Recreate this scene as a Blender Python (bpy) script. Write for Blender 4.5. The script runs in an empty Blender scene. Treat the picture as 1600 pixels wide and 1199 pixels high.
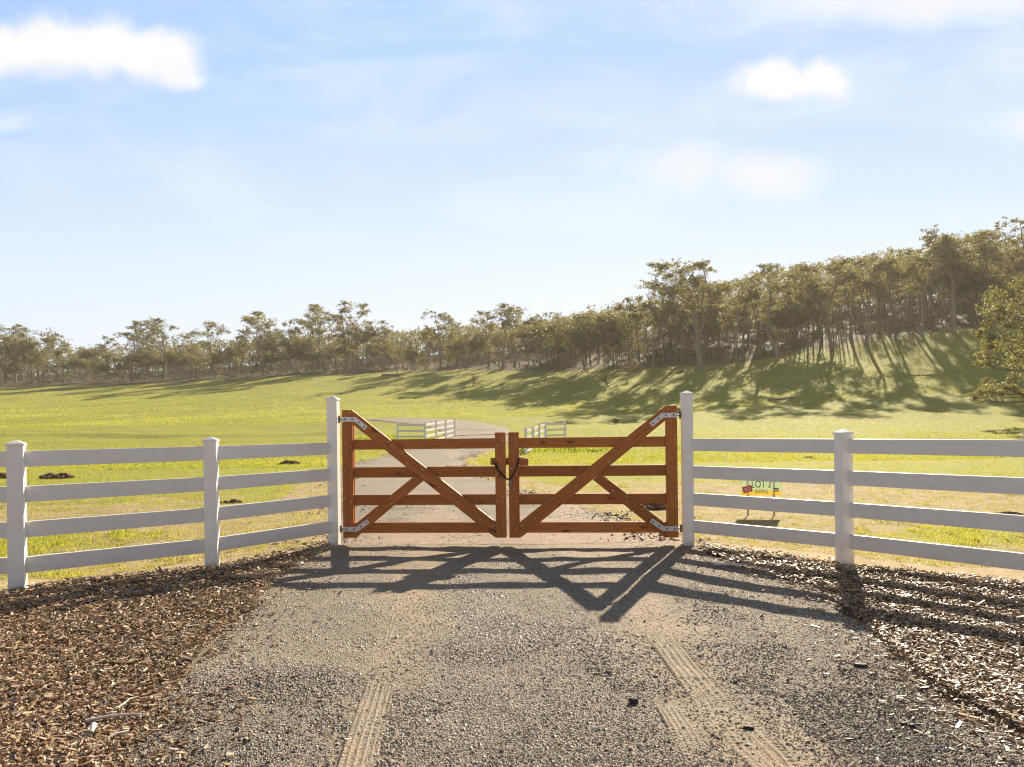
import bpy, bmesh, math, random
import numpy as np
from mathutils import Vector, Matrix
R = math.radians
S = bpy.context.scene
COL = S.collection

# ------------------------------------------------------------------ camera
CAMZ, F, HOR, ROLL = 1.49, 1100.0, 668.0, R(0.70)
cd = bpy.data.cameras.new('camera'); cam = bpy.data.objects.new('camera', cd); COL.objects.link(cam)
cr = Vector((math.cos(ROLL), 0, -math.sin(ROLL))); cu = Vector((math.sin(ROLL), 0, math.cos(ROLL))); cf = Vector((0, 1, 0))
M = Matrix.Identity(4)
for i in range(3):
    M[i][0] = cr[i]; M[i][1] = cu[i]; M[i][2] = -cf[i]
M[2][3] = CAMZ
cam.matrix_world = M
cd.sensor_width = 36.0; cd.sensor_fit = 'HORIZONTAL'; cd.lens = 36.0 * F / 1600
cd.shift_y = (HOR - 599.5) / 1600
cd.clip_start = 0.05; cd.clip_end = 3000
S.camera = cam

# ------------------------------------------------------------------ light
SUN_AZ, SUN_EL = R(23.55), R(27.5)
SKY_STRENGTH, SUN_STRENGTH, EXPOSURE = 0.10, 5.0, 1.12
S.view_settings.view_transform = 'Standard'; S.view_settings.look = 'None'
S.view_settings.exposure = EXPOSURE; S.view_settings.gamma = 1.0
S.render.engine = 'CYCLES'
S.cycles.filter_width = 1.2
S.cycles.use_denoising = True; S.cycles.denoiser = 'OPENIMAGEDENOISE'; S.cycles.denoising_prefilter = 'ACCURATE'; S.cycles.denoising_input_passes = 'RGB_ALBEDO_NORMAL'
S.cycles.max_bounces = 6; S.cycles.diffuse_bounces = 3; S.cycles.transmission_bounces = 3
S.cycles.transparent_max_bounces = 4; S.cycles.volume_bounces = 0

ld = bpy.data.lights.new('sun', 'SUN'); ld.energy = SUN_STRENGTH; ld.angle = R(0.55); ld.color = (1.0, 0.87, 0.68)
sun = bpy.data.objects.new('sun', ld); COL.objects.link(sun)
sd = Vector((math.sin(SUN_AZ) * math.cos(SUN_EL), math.cos(SUN_AZ) * math.cos(SUN_EL), math.sin(SUN_EL)))
sun.rotation_euler = sd.to_track_quat('Z', 'Y').to_euler(); sun.location = sd * 60


class NG:
    """tiny node graph helper"""
    def __init__(s, tree): s.t = tree; s.n = tree.nodes; s.l = tree.links
    def put(s, sock, v):
        if v is None: return
        if isinstance(v, bpy.types.NodeSocket): s.l.new(v, sock)
        elif isinstance(v, (tuple, list)):
            v = tuple(v)
            if sock.type == 'RGBA' and len(v) == 3: v = v + (1.0,)
            sock.default_value = v
        else: sock.default_value = v
    def node(s, typ, ins=None, **props):
        n = s.n.new(typ)
        for k, v in props.items(): setattr(n, k, v)
        for k, v in (ins or {}).items(): s.put(n.inputs[k], v)
        return n
    def m(s, op, a, b=0.0, c=None, clamp=False):
        n = s.n.new('ShaderNodeMath'); n.operation = op; n.use_clamp = clamp
        s.put(n.inputs[0], a); s.put(n.inputs[1], b)
        if c is not None: s.put(n.inputs[2], c)
        return n.outputs[0]
    def ramp(s, v, lo, hi, a=0.0, b=1.0):
        n = s.n.new('ShaderNodeMapRange'); n.interpolation_type = 'SMOOTHSTEP'
        s.put(n.inputs[0], v); s.put(n.inputs[1], lo); s.put(n.inputs[2], hi); s.put(n.inputs[3], a); s.put(n.inputs[4], b)
        return n.outputs[0]
    def mix(s, f, a, b, mode='MIX'):
        n = s.n.new('ShaderNodeMix'); n.data_type = 'RGBA'; n.blend_type = mode
        s.put(n.inputs[0], f); s.put(n.inputs[6], a); s.put(n.inputs[7], b)
        return n.outputs[2]
    def noise(s, vec, scale, detail=4.0, rough=0.55, dist=0.0):
        n = s.node('ShaderNodeTexNoise', {'Scale': scale, 'Detail': detail, 'Roughness': rough, 'Distortion': dist})
        s.put(n.inputs['Vector'], vec)
        return n.outputs['Fac']
    def vmap(s, vec, scale=(1, 1, 1), loc=(0, 0, 0)):
        n = s.node('ShaderNodeMapping', {'Scale': scale, 'Location': loc}); s.put(n.inputs['Vector'], vec)
        return n.outputs[0]


W = bpy.data.worlds.new('World'); S.world = W; W.use_nodes = True
g = NG(W.node_tree); g.n.clear()
sky = g.node('ShaderNodeTexSky', sky_type='NISHITA', sun_disc=False, sun_elevation=SUN_EL, sun_rotation=SUN_AZ,
             altitude=200.0, air_density=1.0, dust_density=0.15, ozone_density=1.3)
tc = g.node('ShaderNodeTexCoord').outputs['Generated']
sx = g.node('ShaderNodeSeparateXYZ', {0: tc})
yy = g.m('MAXIMUM', sx.outputs[1], 0.08)
U = g.m('DIVIDE', sx.outputs[0], yy); V = g.m('DIVIDE', sx.outputs[2], yy)
uv = g.node('ShaderNodeCombineXYZ', {0: U, 1: V}).outputs[0]
nz = g.node('ShaderNodeTexNoise', {'Vector': uv, 'Scale': 11.0, 'Detail': 8.0, 'Roughness': 0.58})
ns = g.node('ShaderNodeSeparateXYZ', {0: nz.outputs['Color']})
dU = g.m('ADD', U, g.m('MULTIPLY', g.m('SUBTRACT', ns.outputs[0], 0.5), 0.095))
dV = g.m('ADD', V, g.m('MULTIPLY', g.m('SUBTRACT', ns.outputs[1], 0.5), 0.07))
def px_uv(px, py): return (px - 800) / F, (HOR - py) / F
mask = None; shade = None
for px, py, rx, ry, st, soft in [
        (85, 70, 110, 62, 1.0, .5), (175, 74, 95, 58, 1.0, .5), (245, 88, 85, 56, 1.0, .5), (285, 106, 52, 36, .92, .4), (20, 76, 90, 58, 1.0, .4),
        (1225, 135, 80, 46, .95, .4), (1300, 138, 54, 44, .95, .4), (1165, 135, 52, 28, .55, .2),
        (1075, 255, 110, 40, .66, .15), (1205, 280, 105, 46, .74, .15), (960, 245, 90, 26, .3, .0),
        (1290, 2, 200, 50, .80, .1), (1480, 4, 220, 58, .9, .2), (1640, 195, 85, 34, .7, .1), (1600, 95, 90, 55, .4, .0),
        (5, 178, 48, 18, .45, .1), (1800, 60, 160, 80, .8, .2), (-150, 90, 150, 70, .9, .2)]:
    cu_, cv_ = px_uv(px, py)
    a = g.m('DIVIDE', g.m('SUBTRACT', dU, cu_), rx / F); b = g.m('DIVIDE', g.m('SUBTRACT', dV, cv_), ry / F)
    d = g.m('SQRT', g.m('ADD', g.m('MULTIPLY', a, a), g.m('MULTIPLY', b, b)))
    e = g.ramp(d, 1.15 if st > .9 else 1.25, soft, 0.0, st)
    if st > .9: e = g.m('MULTIPLY', e, g.ramp(b, -1.15, -.15, .15, 1.0))
    mask = e if mask is None else g.m('MAXIMUM', mask, e)
    if st > .9:
        sh_ = g.m('MULTIPLY', e, g.ramp(b, -.9, .15)); shade = sh_ if shade is None else g.m('MAXIMUM', shade, sh_)
# thin high veil, long soft streaks
st = g.noise(g.vmap(uv, (1.3, 4.2, 1), (3.1, 1.7, 0)), 2.2, 5.0, 0.55, 0.6)
veil = g.m('MULTIPLY', g.ramp(st, 0.40, 0.68), 0.42)
low = g.ramp(V, 0.42, 0.08, 0.0, 0.50)
veil = g.m('MAXIMUM', veil, low)
K = 0.87 / SKY_STRENGTH
skyc = g.mix(1.0, sky.outputs[0], (.30 * K, .385 * K, .56 * K), 'DARKEN')
# clear-air blue of the photograph's sky, brightened towards the skyline
clear = g.mix(g.ramp(V, 0.62, 0.05), (0.222 * K, 0.338 * K, 0.57 * K), (0.42 * K, 0.492 * K, 0.56 * K))
# unseen sky behind, shaped for fill light: warm and bright low down, dark overhead
EL = sx.outputs[2]
behind = g.mix(g.ramp(EL, 0.05, 0.55), (0.255 * K, 0.232 * K, 0.215 * K), (0.05 * K, 0.065 * K, 0.085 * K))
clear = g.mix(g.ramp(sx.outputs[1], 0.35, -0.15), clear, behind)
over = g.ramp(EL, 0.56, 0.86)  # zenith out of view, darkened to weaken the fill from above
skyc = g.mix(0.80, skyc, clear)
skyc = g.mix(veil, skyc, (0.43 * K, 0.485 * K, 0.57 * K))
lump = g.noise(uv, 16.0, 5.0, 0.6)
cl = g.mix(g.m('MULTIPLY', g.ramp(lump, 0.25, 0.55, .35, 1.0), g.m('ADD', g.m('MULTIPLY', shade, .75), .35), clamp=True), (0.44 * K, 0.46 * K, 0.50 * K), (0.525 * K, 0.525 * K, 0.53 * K))
skyc = g.mix(mask, skyc, cl)
skyc = g.mix(over, skyc, (0.02 * K, 0.032 * K, 0.06 * K))
bg = g.node('ShaderNodeBackground', {'Color': skyc, 'Strength': SKY_STRENGTH})
g.l.new(bg.outputs[0], g.node('ShaderNodeOutputWorld').inputs['Surface'])

# ------------------------------------------------------------------ measuring helpers
def ray(px, py):
    return cr * ((px - 800) / F) + cf + cu * ((HOR - py) / F)
def P(px, py, D):
    v = ray(px, py) * D; return Vector((v.x, v.y, v.z + CAMZ))
def G(px, py):
    v = ray(px, py); t = -CAMZ / v.z; return Vector((v.x * t, v.y * t, 0))

_rs = np.random.RandomState(7)
_lat = _rs.rand(256, 256)
def vnoise(x, y):
    x = np.asarray(x, float); y = np.asarray(y, float)
    xi = np.floor(x).astype(int); yi = np.floor(y).astype(int); fx = x - xi; fy = y - yi
    fx = fx * fx * (3 - 2 * fx); fy = fy * fy * (3 - 2 * fy)
    a = _lat[xi & 255, yi & 255]; b = _lat[(xi + 1) & 255, yi & 255]; c = _lat[xi & 255, (yi + 1) & 255]; d = _lat[(xi + 1) & 255, (yi + 1) & 255]
    return (a * (1 - fx) + b * fx) * (1 - fy) + (c * (1 - fx) + d * fx) * fy
def fbm(x, y, o=4):
    s = 0; a = .5; n = 0
    for i in range(o):
        s = s + a * vnoise(x * 2 ** i + 17.3 * i, y * 2 ** i + 5.1 * i); n += a; a *= .5
    return s / n
def sstep(a, b, x):
    t = np.clip((np.asarray(x, float) - a) / (b - a), 0, 1); return t * t * (3 - 2 * t)

# ------------------------------------------------------------------ terrain: surveyed points, smooth surface through them
SURV = []
for px, lst in {
    -500: [(690, 56), (658, 85), (630, 120), (610, 160), (596, 230), (600, 330)],
    0: [(690, 57), (660, 85), (632, 120), (607, 162), (590, 230), (590, 330)],
    250: [(690, 57), (657, 85), (625, 120), (600, 160), (580, 230), (580, 330)],
    480: [(690, 53), (654, 82), (615, 120), (589, 150), (567, 220), (570, 330)],
    700: [(690, 47), (655, 76), (612, 115), (579, 150), (556, 210), (556, 330)],
    860: [(690, 46), (655, 72), (613, 104), (581, 128), (548, 190), (545, 330)],
    1000: [(690, 45), (658, 68), (612, 98), (579, 117), (535, 170), (530, 300)],
    1150: [(690, 44), (656, 66), (603, 94), (569, 112), (518, 160), (510, 300)],
    1350: [(690, 42), (656, 62), (590, 88), (538, 108), (490, 150), (480, 280)],
    1600: [(690, 40), (655, 58), (592, 82), (511, 106), (462, 145), (450, 260)],
    2100: [(690, 40), (655, 55), (600, 75), (515, 95), (470, 130), (460, 220)]}.items():
    for py, D in lst:
        p = P(px, py, D); SURV.append((p.x, p.y, p.z))
for x in (-60, -30, 0, 30, 60):
    for y in (20, 34): SURV.append((x, y, 0))
SURV = np.array(SURV)
_n = len(SURV); _sc = 100.0
def _tps(r2): return np.where(r2 > 0, r2 * np.log(r2 + 1e-12), 0)
_X = SURV[:, :2] / _sc
_K = _tps(((_X[:, None] - _X[None]) ** 2).sum(-1)) + 2e-4 * np.eye(_n)
_Pm = np.c_[np.ones(_n), _X]
_A = np.r_[np.c_[_K, _Pm], np.c_[_Pm.T, np.zeros((3, 3))]]
_wt = np.linalg.solve(_A, np.r_[SURV[:, 2], np.zeros(3)])
def H(x, y):
    x = np.atleast_1d(np.asarray(x, float)); y = np.atleast_1d(np.asarray(y, float))
    sh = np.broadcast(x, y).shape
    x = np.broadcast_to(x, sh).ravel(); y = np.broadcast_to(y, sh).ravel()
    z = np.zeros(len(x))
    idx = np.where(y > 28)[0]
    for s in range(0, len(idx), 20000):
        k = idx[s:s + 20000]
        lim = np.minimum(y[k], 330) / np.maximum(y[k], 1)
        q = np.c_[x[k] * lim, y[k] * lim] / _sc
        q[:, 0] = np.clip(q[:, 0], -2.1, 1.7)
        d2 = ((q[:, None, :] - _X[None]) ** 2).sum(-1)
        zz = _tps(d2) @ _wt[:_n] + _wt[_n] + q @ _wt[_n + 1:]
        z[k] = np.maximum(zz, 0.0) * sstep(28, 48, y[k])
    # low drain bank across the left of the paddock, gentle unevenness elsewhere
    by = 63 + 2.0 * np.sin(x * .09) + 0.02 * x
    z += .32 * np.exp(-((y - by) / 1.0) ** 2) * sstep(-9, -14, x) * (0.5 + fbm(x * .2, y * .2, 2))
    z += (fbm(x * .12, y * .12, 3) - .5) * .5 * sstep(18, 70, y)
    z += (fbm(x * .9, y * .9, 3) - .5) * .09 * sstep(10, 16, y)
    return z.reshape(sh)
def H1(x, y): return float(H(x, y)[0])
def hit(px, py):
    v = ray(px, py); D = np.arange(4, 330, .5)
    zs = CAMZ + v.z * D; hs = H(v.x * D, v.y * D)
    k = np.where(zs <= hs)[0]
    D0 = D[k[0]] if len(k) else 160.0
    return Vector((v.x * D0, v.y * D0, H1(v.x * D0, v.y * D0)))

# ------------------------------------------------------------------ object helpers
def tag(o, label=None, cat=None, group=None, kind=None):
    if label: o['label'] = label
    if cat: o['category'] = cat
    if group: o['group'] = group
    if kind: o['kind'] = kind
    return o
def empty(name, loc=(0, 0, 0), rz=0.0):
    o = bpy.data.objects.new(name, None); o.location = loc; o.rotation_euler.z = rz
    o.empty_display_size = .2; COL.objects.link(o); return o
def link(name, me, mat, parent=None):
    o = bpy.data.objects.new(name, me); COL.objects.link(o)
    for m_ in (mat if isinstance(mat, (list, tuple)) else [mat]):
        if m_ is not None and m_.name not in [q.name for q in me.materials if q]: me.materials.append(m_)
    if parent is not None: o.parent = parent
    return o
def mesh_np(name, v, f, cols=None, smooth=False, attrs=None):
    v = np.asarray(v, np.float32); f = np.asarray(f, np.int32); k = f.shape[1]
    me = bpy.data.meshes.new(name)
    me.vertices.add(len(v)); me.vertices.foreach_set('co', v.ravel())
    me.loops.add(f.size); me.loops.foreach_set('vertex_index', f.ravel())
    me.polygons.add(len(f)); me.polygons.foreach_set('loop_start', np.arange(0, f.size, k, dtype=np.int32))
    me.polygons.foreach_set('use_smooth', np.full(len(f), smooth, dtype=bool))
    me.update(calc_edges=True); me.validate()
    if cols is not None:
        a = me.color_attributes.new('Col', 'FLOAT_COLOR', 'POINT')
        a.data.foreach_set('color', np.c_[cols, np.ones(len(cols))].astype(np.float32).ravel())
    for nm, arr in (attrs or {}).items():
        a = me.attributes.new(nm, 'FLOAT', 'POINT'); a.data.foreach_set('value', np.asarray(arr, np.float32).ravel())
    return me
def bm_mesh(name, bm, smooth=False):
    me = bpy.data.meshes.new(name); bmesh.ops.recalc_face_normals(bm, faces=bm.faces); bm.to_mesh(me); bm.free()
    if smooth: me.polygons.foreach_set('use_smooth', [True] * len(me.polygons))
    return me
def bm_box(bm, sx, sy, sz, c=(0, 0, 0), bev=0.0, seg=2, mi=0):
    r = bmesh.ops.create_cube(bm, size=1.0, matrix=Matrix.Translation(c) @ Matrix.Diagonal((sx, sy, sz, 1)))
    if bev:
        ed = list({e for v in r['verts'] for e in v.link_edges})
        bmesh.ops.bevel(bm, geom=ed, offset=bev, segments=seg, affect='EDGES', profile=.5)
    return bm
def bm_prism(bm, pts, y0, y1, bev=0.0):
    """polygon in the x-z plane pushed from y0 to y1"""
    a = [bm.verts.new((x, y0, z)) for x, z in pts]; b = [bm.verts.new((x, y1, z)) for x, z in pts]
    n = len(pts); fs = [bm.faces.new(a), bm.faces.new(b[::-1])]
    for i in range(n): fs.append(bm.faces.new((a[i], b[i], b[(i + 1) % n], a[(i + 1) % n])))
    bmesh.ops.recalc_face_normals(bm, faces=fs)
    if bev: bmesh.ops.bevel(bm, geom=list({e for f in fs for e in f.edges}), offset=bev, segments=2, affect='EDGES', profile=.5)
    return bm
def tube(path, rad, sides=6, closed=False):
    path = np.asarray(path, float); n = len(path); rad = np.broadcast_to(rad, (n,))
    V_, F_ = [], []
    for i in range(n):
        t = path[(i + 1) % n] - path[i - 1] if closed else path[min(i + 1, n - 1)] - path[max(i - 1, 0)]
        t = t / (np.linalg.norm(t) + 1e-9)
        u = np.cross(t, (0, 0, 1.0)) if abs(t[2]) < .9 else np.cross(t, (1.0, 0, 0)); u /= np.linalg.norm(u); w = np.cross(t, u)
        for k in range(sides):
            a = 2 * math.pi * k / sides; V_.append(path[i] + rad[i] * (math.cos(a) * u + math.sin(a) * w))
    for i in range(n if closed else n - 1):
        j = (i + 1) % n
        for k in range(sides):
            q = (k + 1) % sides; F_.append((i * sides + k, i * sides + q, j * sides + q, j * sides + k))
    return np.array(V_), np.array(F_)
def join(parts):
    V_, F_, o = [], [], 0
    for v, f in parts: V_.append(v); F_.append(np.asarray(f) + o); o += len(v)
    return np.concatenate(V_), np.concatenate(F_)

# ------------------------------------------------------------------ materials
def mat(name, build):
    m_ = bpy.data.materials.new(name); m_.use_nodes = True; q = NG(m_.node_tree); q.n.clear()
    out = q.node('ShaderNodeOutputMaterial'); res = build(q)
    q.l.new(res, out.inputs['Surface']); return m_
def pbsdf(q, col, rough=.6, bump=None, bs=.3, bd=.01, metal=0.0, spec=.5, coat=0.0):
    n = q.node('ShaderNodeBsdfPrincipled', {'Base Color': col, 'Roughness': rough, 'Metallic': metal, 'Specular IOR Level': spec, 'Coat Weight': coat})
    if bump is not None:
        b = q.node('ShaderNodeBump', {'Height': bump, 'Strength': bs, 'Distance': bd}); q.l.new(b.outputs[0], n.inputs['Normal'])
    return n.outputs[0]
def objc(q): return q.node('ShaderNodeTexCoord').outputs['Object']
def posn(q): return q.node('ShaderNodeNewGeometry').outputs['Position']
def attr(q, nm): return q.node('ShaderNodeAttribute', attribute_name=nm)

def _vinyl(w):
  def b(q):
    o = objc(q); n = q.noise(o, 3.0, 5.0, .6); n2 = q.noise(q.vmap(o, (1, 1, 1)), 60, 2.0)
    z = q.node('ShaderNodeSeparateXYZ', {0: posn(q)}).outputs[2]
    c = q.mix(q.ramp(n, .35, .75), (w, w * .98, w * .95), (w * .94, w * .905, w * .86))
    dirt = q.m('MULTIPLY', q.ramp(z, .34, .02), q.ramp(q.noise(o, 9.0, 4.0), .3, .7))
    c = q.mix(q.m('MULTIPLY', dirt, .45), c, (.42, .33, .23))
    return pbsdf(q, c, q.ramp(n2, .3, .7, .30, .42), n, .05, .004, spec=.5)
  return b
M_VINYL_LIT = mat('white_vinyl_lit', _vinyl(.93)); M_VINYL_DIM = mat('white_vinyl_dim', _vinyl(.81))  # same vinyl, coloured lighter on posts than rails to stand in for uneven light
def _wood(q):
    o = objc(q); rnd = q.node('ShaderNodeObjectInfo').outputs['Random']
    off = q.node('ShaderNodeCombineXYZ', {0: q.m('MULTIPLY', rnd, 37.0), 1: q.m('MULTIPLY', rnd, 11.0), 2: q.m('MULTIPLY', rnd, 23.0)}).outputs[0]
    v = q.node('ShaderNodeVectorMath', {0: o, 1: off}, operation='ADD').outputs[0]
    grain = q.noise(q.vmap(v, (1.2, 30, 26)), 2.2, 5.0, .6, 1.2)
    fine = q.noise(q.vmap(v, (6, 160, 150)), 2.0, 3.0, .6)
    knot = q.node('ShaderNodeTexVoronoi', {'Vector': q.vmap(v, (2.6, 9, 9)), 'Scale': 1.0, 'Randomness': 1.0}).outputs['Distance']
    blotch = q.noise(v, 4.0, 3.0)
    c = q.mix(q.ramp(grain, .30, .70), (.38, .118, .020), (.66, .245, .052))
    c = q.mix(q.m('MULTIPLY', q.ramp(fine, .45, .75), .5), c, (.20, .055, .013))
    c = q.mix(q.m('MULTIPLY', q.ramp(blotch, .4, .75), .5), c, (.44, .15, .035))
    c = q.mix(q.m('MULTIPLY', q.ramp(rnd, 0, 1), .62), c, (.27, .078, .015))
    c = q.mix(q.ramp(knot, .19, .07, 0, .85), c, (.06, .02, .008))
    return pbsdf(q, c, .55, q.m('ADD', grain, q.m('MULTIPLY', fine, .5)), .35, .003, spec=.35)
M_WOOD = mat('stained_pine', _wood)
M_GALV = mat('galvanised_steel', lambda q: pbsdf(q, q.mix(q.ramp(q.noise(objc(q), 60, 4), .35, .7), (.62, .63, .65), (.78, .78, .80)), .42, q.noise(objc(q), 90, 3), .1, .002, metal=.55))
M_BOLT = mat('bolt_steel', lambda q: pbsdf(q, q.mix(q.noise(objc(q), 80, 2), (.10, .10, .11), (.22, .21, .21)), .45, metal=.7))
M_SCREW = mat('screw_zinc', lambda q: pbsdf(q, q.mix(q.noise(objc(q), 80, 2), (.62, .60, .55), (.75, .72, .68)), .4))
M_CHAIN = mat('dark_chain', lambda q: pbsdf(q, q.mix(q.ramp(q.noise(objc(q), 70, 3), .4, .7), (.02, .022, .026), (.07, .065, .06)), .45, metal=.6))
M_BRASS = mat('padlock_brass', lambda q: pbsdf(q, q.mix(q.noise(objc(q), 60, 3), (.22, .15, .09), (.35, .25, .15)), .4, metal=.6))

def _ground(q):
    p = posn(q); straw = attr(q, 'straw').outputs['Fac']; litter = attr(q, 'litter').outputs['Fac']
    n1 = q.noise(p, .35, 5.0, .6); n2 = q.noise(p, 2.2, 6.0, .65); n3 = q.noise(q.vmap(p, (1, .45, 1)), 14.0, 4.0, .7); n4 = q.noise(p, 70.0, 3.0, .7)
    green = q.mix(q.ramp(n2, .30, .70), (.23, .245, .036), (.36, .345, .062))
    green = q.mix(q.m('MULTIPLY', q.ramp(n1, .35, .70), .6), green, (.27, .25, .06))
    green = q.mix(q.m('MULTIPLY', q.ramp(n3, .55, .80), .5), green, (.10, .095, .026))
    dry = q.mix(q.ramp(n2, .3, .7), (.36, .27, .145), (.50, .385, .225))
    dry = q.mix(q.m('MULTIPLY', q.ramp(n4, .45, .75), .75), dry, (.19, .125, .065))
    dry = q.mix(q.m('MULTIPLY', q.ramp(q.noise(q.vmap(p, (1, .5, 1)), 5.0, 5.0, .7), .52, .66), .7), dry, (.22, .20, .06))
    sm = q.ramp(q.m('ADD', straw, q.m('MULTIPLY', q.m('SUBTRACT', q.noise(p, 1.1, 6.0, .62), .5), 1.3)), .36, .64)
    c = q.mix(sm, green, dry)
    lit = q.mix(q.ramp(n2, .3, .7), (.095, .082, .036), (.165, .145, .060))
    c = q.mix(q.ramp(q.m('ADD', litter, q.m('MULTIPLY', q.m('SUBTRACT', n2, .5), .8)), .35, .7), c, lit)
    h = q.m('ADD', q.m('MULTIPLY', n3, .6), q.m('ADD', n2, q.m('MULTIPLY', n4, .35)))
    return pbsdf(q, c, .9, h, .6, .06, spec=.15)
M_GROUND = mat('paddock', _ground)
def _road(q):
    p = posn(q); sand = attr(q, 'sand').outputs['Fac']
    n1 = q.noise(p, 1.3, 5.0, .6); n2 = q.noise(p, 26.0, 4.0, .7)
    vor = q.node('ShaderNodeTexVoronoi', {'Vector': p, 'Scale': 85.0, 'Randomness': 1.0})
    vc = q.node('ShaderNodeSeparateXYZ', {0: vor.outputs['Color']}).outputs[0]
    stone = q.mix(vc, (.17, .145, .12), (.40, .335, .25))
    fines = q.mix(q.ramp(n2, .3, .7), (.25, .19, .125), (.36, .28, .19))
    fac = q.ramp(q.m('ADD', sand, q.m('MULTIPLY', q.m('SUBTRACT', n1, .5), .9)), .25, .75)
    c = q.mix(fac, q.mix(q.ramp(n2, .45, .7), stone, fines), fines)
    c = q.mix(q.ramp(sand, -.08, -.45), c, q.mix(q.ramp(q.noise(q.vmap(p, (1, .35, 1)), 3.0, 6.0, .7), .3, .7), (.075, .066, .058), (.145, .124, .102)))
    h = q.m('ADD', q.m('MULTIPLY', q.m('SUBTRACT', .5, vor.outputs['Distance']), q.m('SUBTRACT', 1.2, fac)), q.m('MULTIPLY', n2, .8))
    return pbsdf(q, c, .88, h, .8, .010, spec=.25)
M_ROAD = mat('crushed_rock', _road)
M_SOIL = mat('mulch_soil', lambda q: pbsdf(q, q.mix(q.ramp(q.noise(posn(q), 22, 5, .7), .3, .7), (.07, .043, .026), (.18, .115, .068)), .92, q.noise(posn(q), 45, 5, .7), .9, .03, spec=.15))
M_CHIP = mat('bark_chip', lambda q: pbsdf(q, q.mix(q.m('MULTIPLY', q.noise(posn(q), 110, 3), .6), attr(q, 'Col').outputs['Color'], (.10, .055, .03)), .48, q.noise(posn(q), 160, 3), .4, .003, spec=.4))
M_STONE = mat('gravel_stone', lambda q: pbsdf(q, attr(q, 'Col').outputs['Color'],   .55, spec=.4))
M_EARTH = mat('turned_earth', lambda q: pbsdf(q, q.mix(q.ramp(q.noise(posn(q), 9, 5, .7), .3, .7), (.10, .068, .042), (.23, .155, .095)), .95, q.noise(posn(q), 25, 5, .7), .9, .05, spec=.1))
M_DEADWOOD = mat('weathered_wood', lambda q: pbsdf(q, q.mix(q.ramp(q.noise(objc(q), 8, 5, .7), .3, .7), (.13, .10, .075), (.34, .28, .22)), .85, q.noise(objc(q), 30, 4), .5, .02, spec=.2))
M_PAPER = mat('pale_scrap', lambda q: pbsdf(q, q.mix(q.noise(objc(q), 20, 3), (.55, .50, .45), (.72, .68, .62)), .6))
def _leafy(tr, dark, warm=(.30, .20, .05)):
    def b(q):
        c = attr(q, 'Col').outputs['Color']; rnd = q.node('ShaderNodeObjectInfo').outputs['Random']
        c = q.mix(q.m('MULTIPLY', rnd, .35), c, dark)
        d = pbsdf(q, c, .55, spec=.35)
        t = q.node('ShaderNodeBsdfTranslucent', {'Color': q.mix(.5, c, warm)}).outputs[0]
        m_ = q.node('ShaderNodeMixShader', {0: tr}); q.l.new(d, m_.inputs[1]); q.l.new(t, m_.inputs[2]); return m_.outputs[0]
    return b
M_LEAF = mat('gum_leaves', _leafy(.50, (.105, .118, .046), (.42, .36, .09)))
M_SCRUB = mat('dry_scrub', _leafy(.30, (.10, .07, .04)))
M_GRASS = mat('grass_blades', _leafy(.62, (.20, .21, .03), (.52, .50, .05)))
def _bark(q):
    o = objc(q); n = q.noise(q.vmap(o, (3, 3, .7)), 2.0, 5.0, .65)
    rnd = q.node('ShaderNodeObjectInfo').outputs['Random']
    c = q.mix(q.ramp(n, .3, .7), (.070, .050, .036), (.20, .155, .115))
    c = q.mix(q.m('MULTIPLY', rnd, .65), c, (.38, .33, .27))
    return pbsdf(q, c, .9, n, .5, .05, spec=.1)
M_BARK = mat('gum_bark', _bark)

# ------------------------------------------------------------------ layout of drive and beds
LE = np.array([(-3.6, -12), (-3.4, 0), (-3.2, 4), (-2.9, 6), (-2.5, 8), (-2.45, 9.2), (-3.4, 13.5), (-4.6, 18), (-6.1, 24), (-6.9, 31), (-6.5, 38), (-5.2, 46), (-4.8, 53), (-6.4, 62), (-10.5, 70), (-14.5, 74.5), (-17.5, 77.3)])
RE = np.array([(3.9, -12), (3.8, 0), (3.6, 4), (3.1, 6), (2.5, 7.8), (2.3, 8.9), (1.5, 12), (.3, 16), (-1., 21), (-1.9, 27.5), (-2.3, 33), (-1.8, 39), (-.4, 46), (.3, 54), (-.6, 64), (-6, 74), (-12, 77.4), (-17.3, 78.2)])
def road_mask(x, y, pad=0.0):
    xl = np.interp(y, LE[:, 1], LE[:, 0]); xr = np.interp(y, RE[:, 1], RE[:, 0])
    a = (x > xl - pad) & (x < xr + pad)
    far = (y > 62)
    return np.where(far, (x < np.interp(y, RE[:, 1], RE[:, 0]) + pad) & (y > np.interp(-x, -LE[::-1, 0][:5][::-1], LE[-5:, 1]) - pad) & (y < 79) & (x > -17.5), a)
ML = [G(*p).xy for p in [(-900, 985), (-200, 950), (0, 931), (110, 912), (330, 890), (420, 870), (505, 853), (520, 858), (475, 890), (430, 920), (385, 960), (325, 1020), (275, 1080), (225, 1150), (150, 1240), (-50, 1400), (-900, 1400)]]
MR = [G(*p).xy for p in [(1085, 851), (1200, 868), (1330, 890), (1600, 914), (1900, 940), (2500, 990), (2500, 1400), (1850, 1400), (1680, 1215), (1580, 1140), (1460, 1075), (1395, 1020), (1345, 978), (1285, 932), (1185, 897), (1095, 866)]]
def inpoly(x, y, poly):
    x = np.asarray(x); y = np.asarray(y); r = np.zeros(x.shape, bool); n = len(poly)
    for i in range(n):
        x0, y0 = poly[i]; x1, y1 = poly[(i + 1) % n]
        c = ((y0 > y) != (y1 > y)) & (x < (x1 - x0) * (y - y0) / ((y1 - y0) + 1e-12) + x0); r ^= c
    return r
def roadz(x, y):
    z = .014 + (fbm(x * 1.6, y * 1.6, 4) - .5) * .05 * sstep(26, 12, y) + .02 * sstep(10, 30, y)
    z += H(x, y)
    return z
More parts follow.
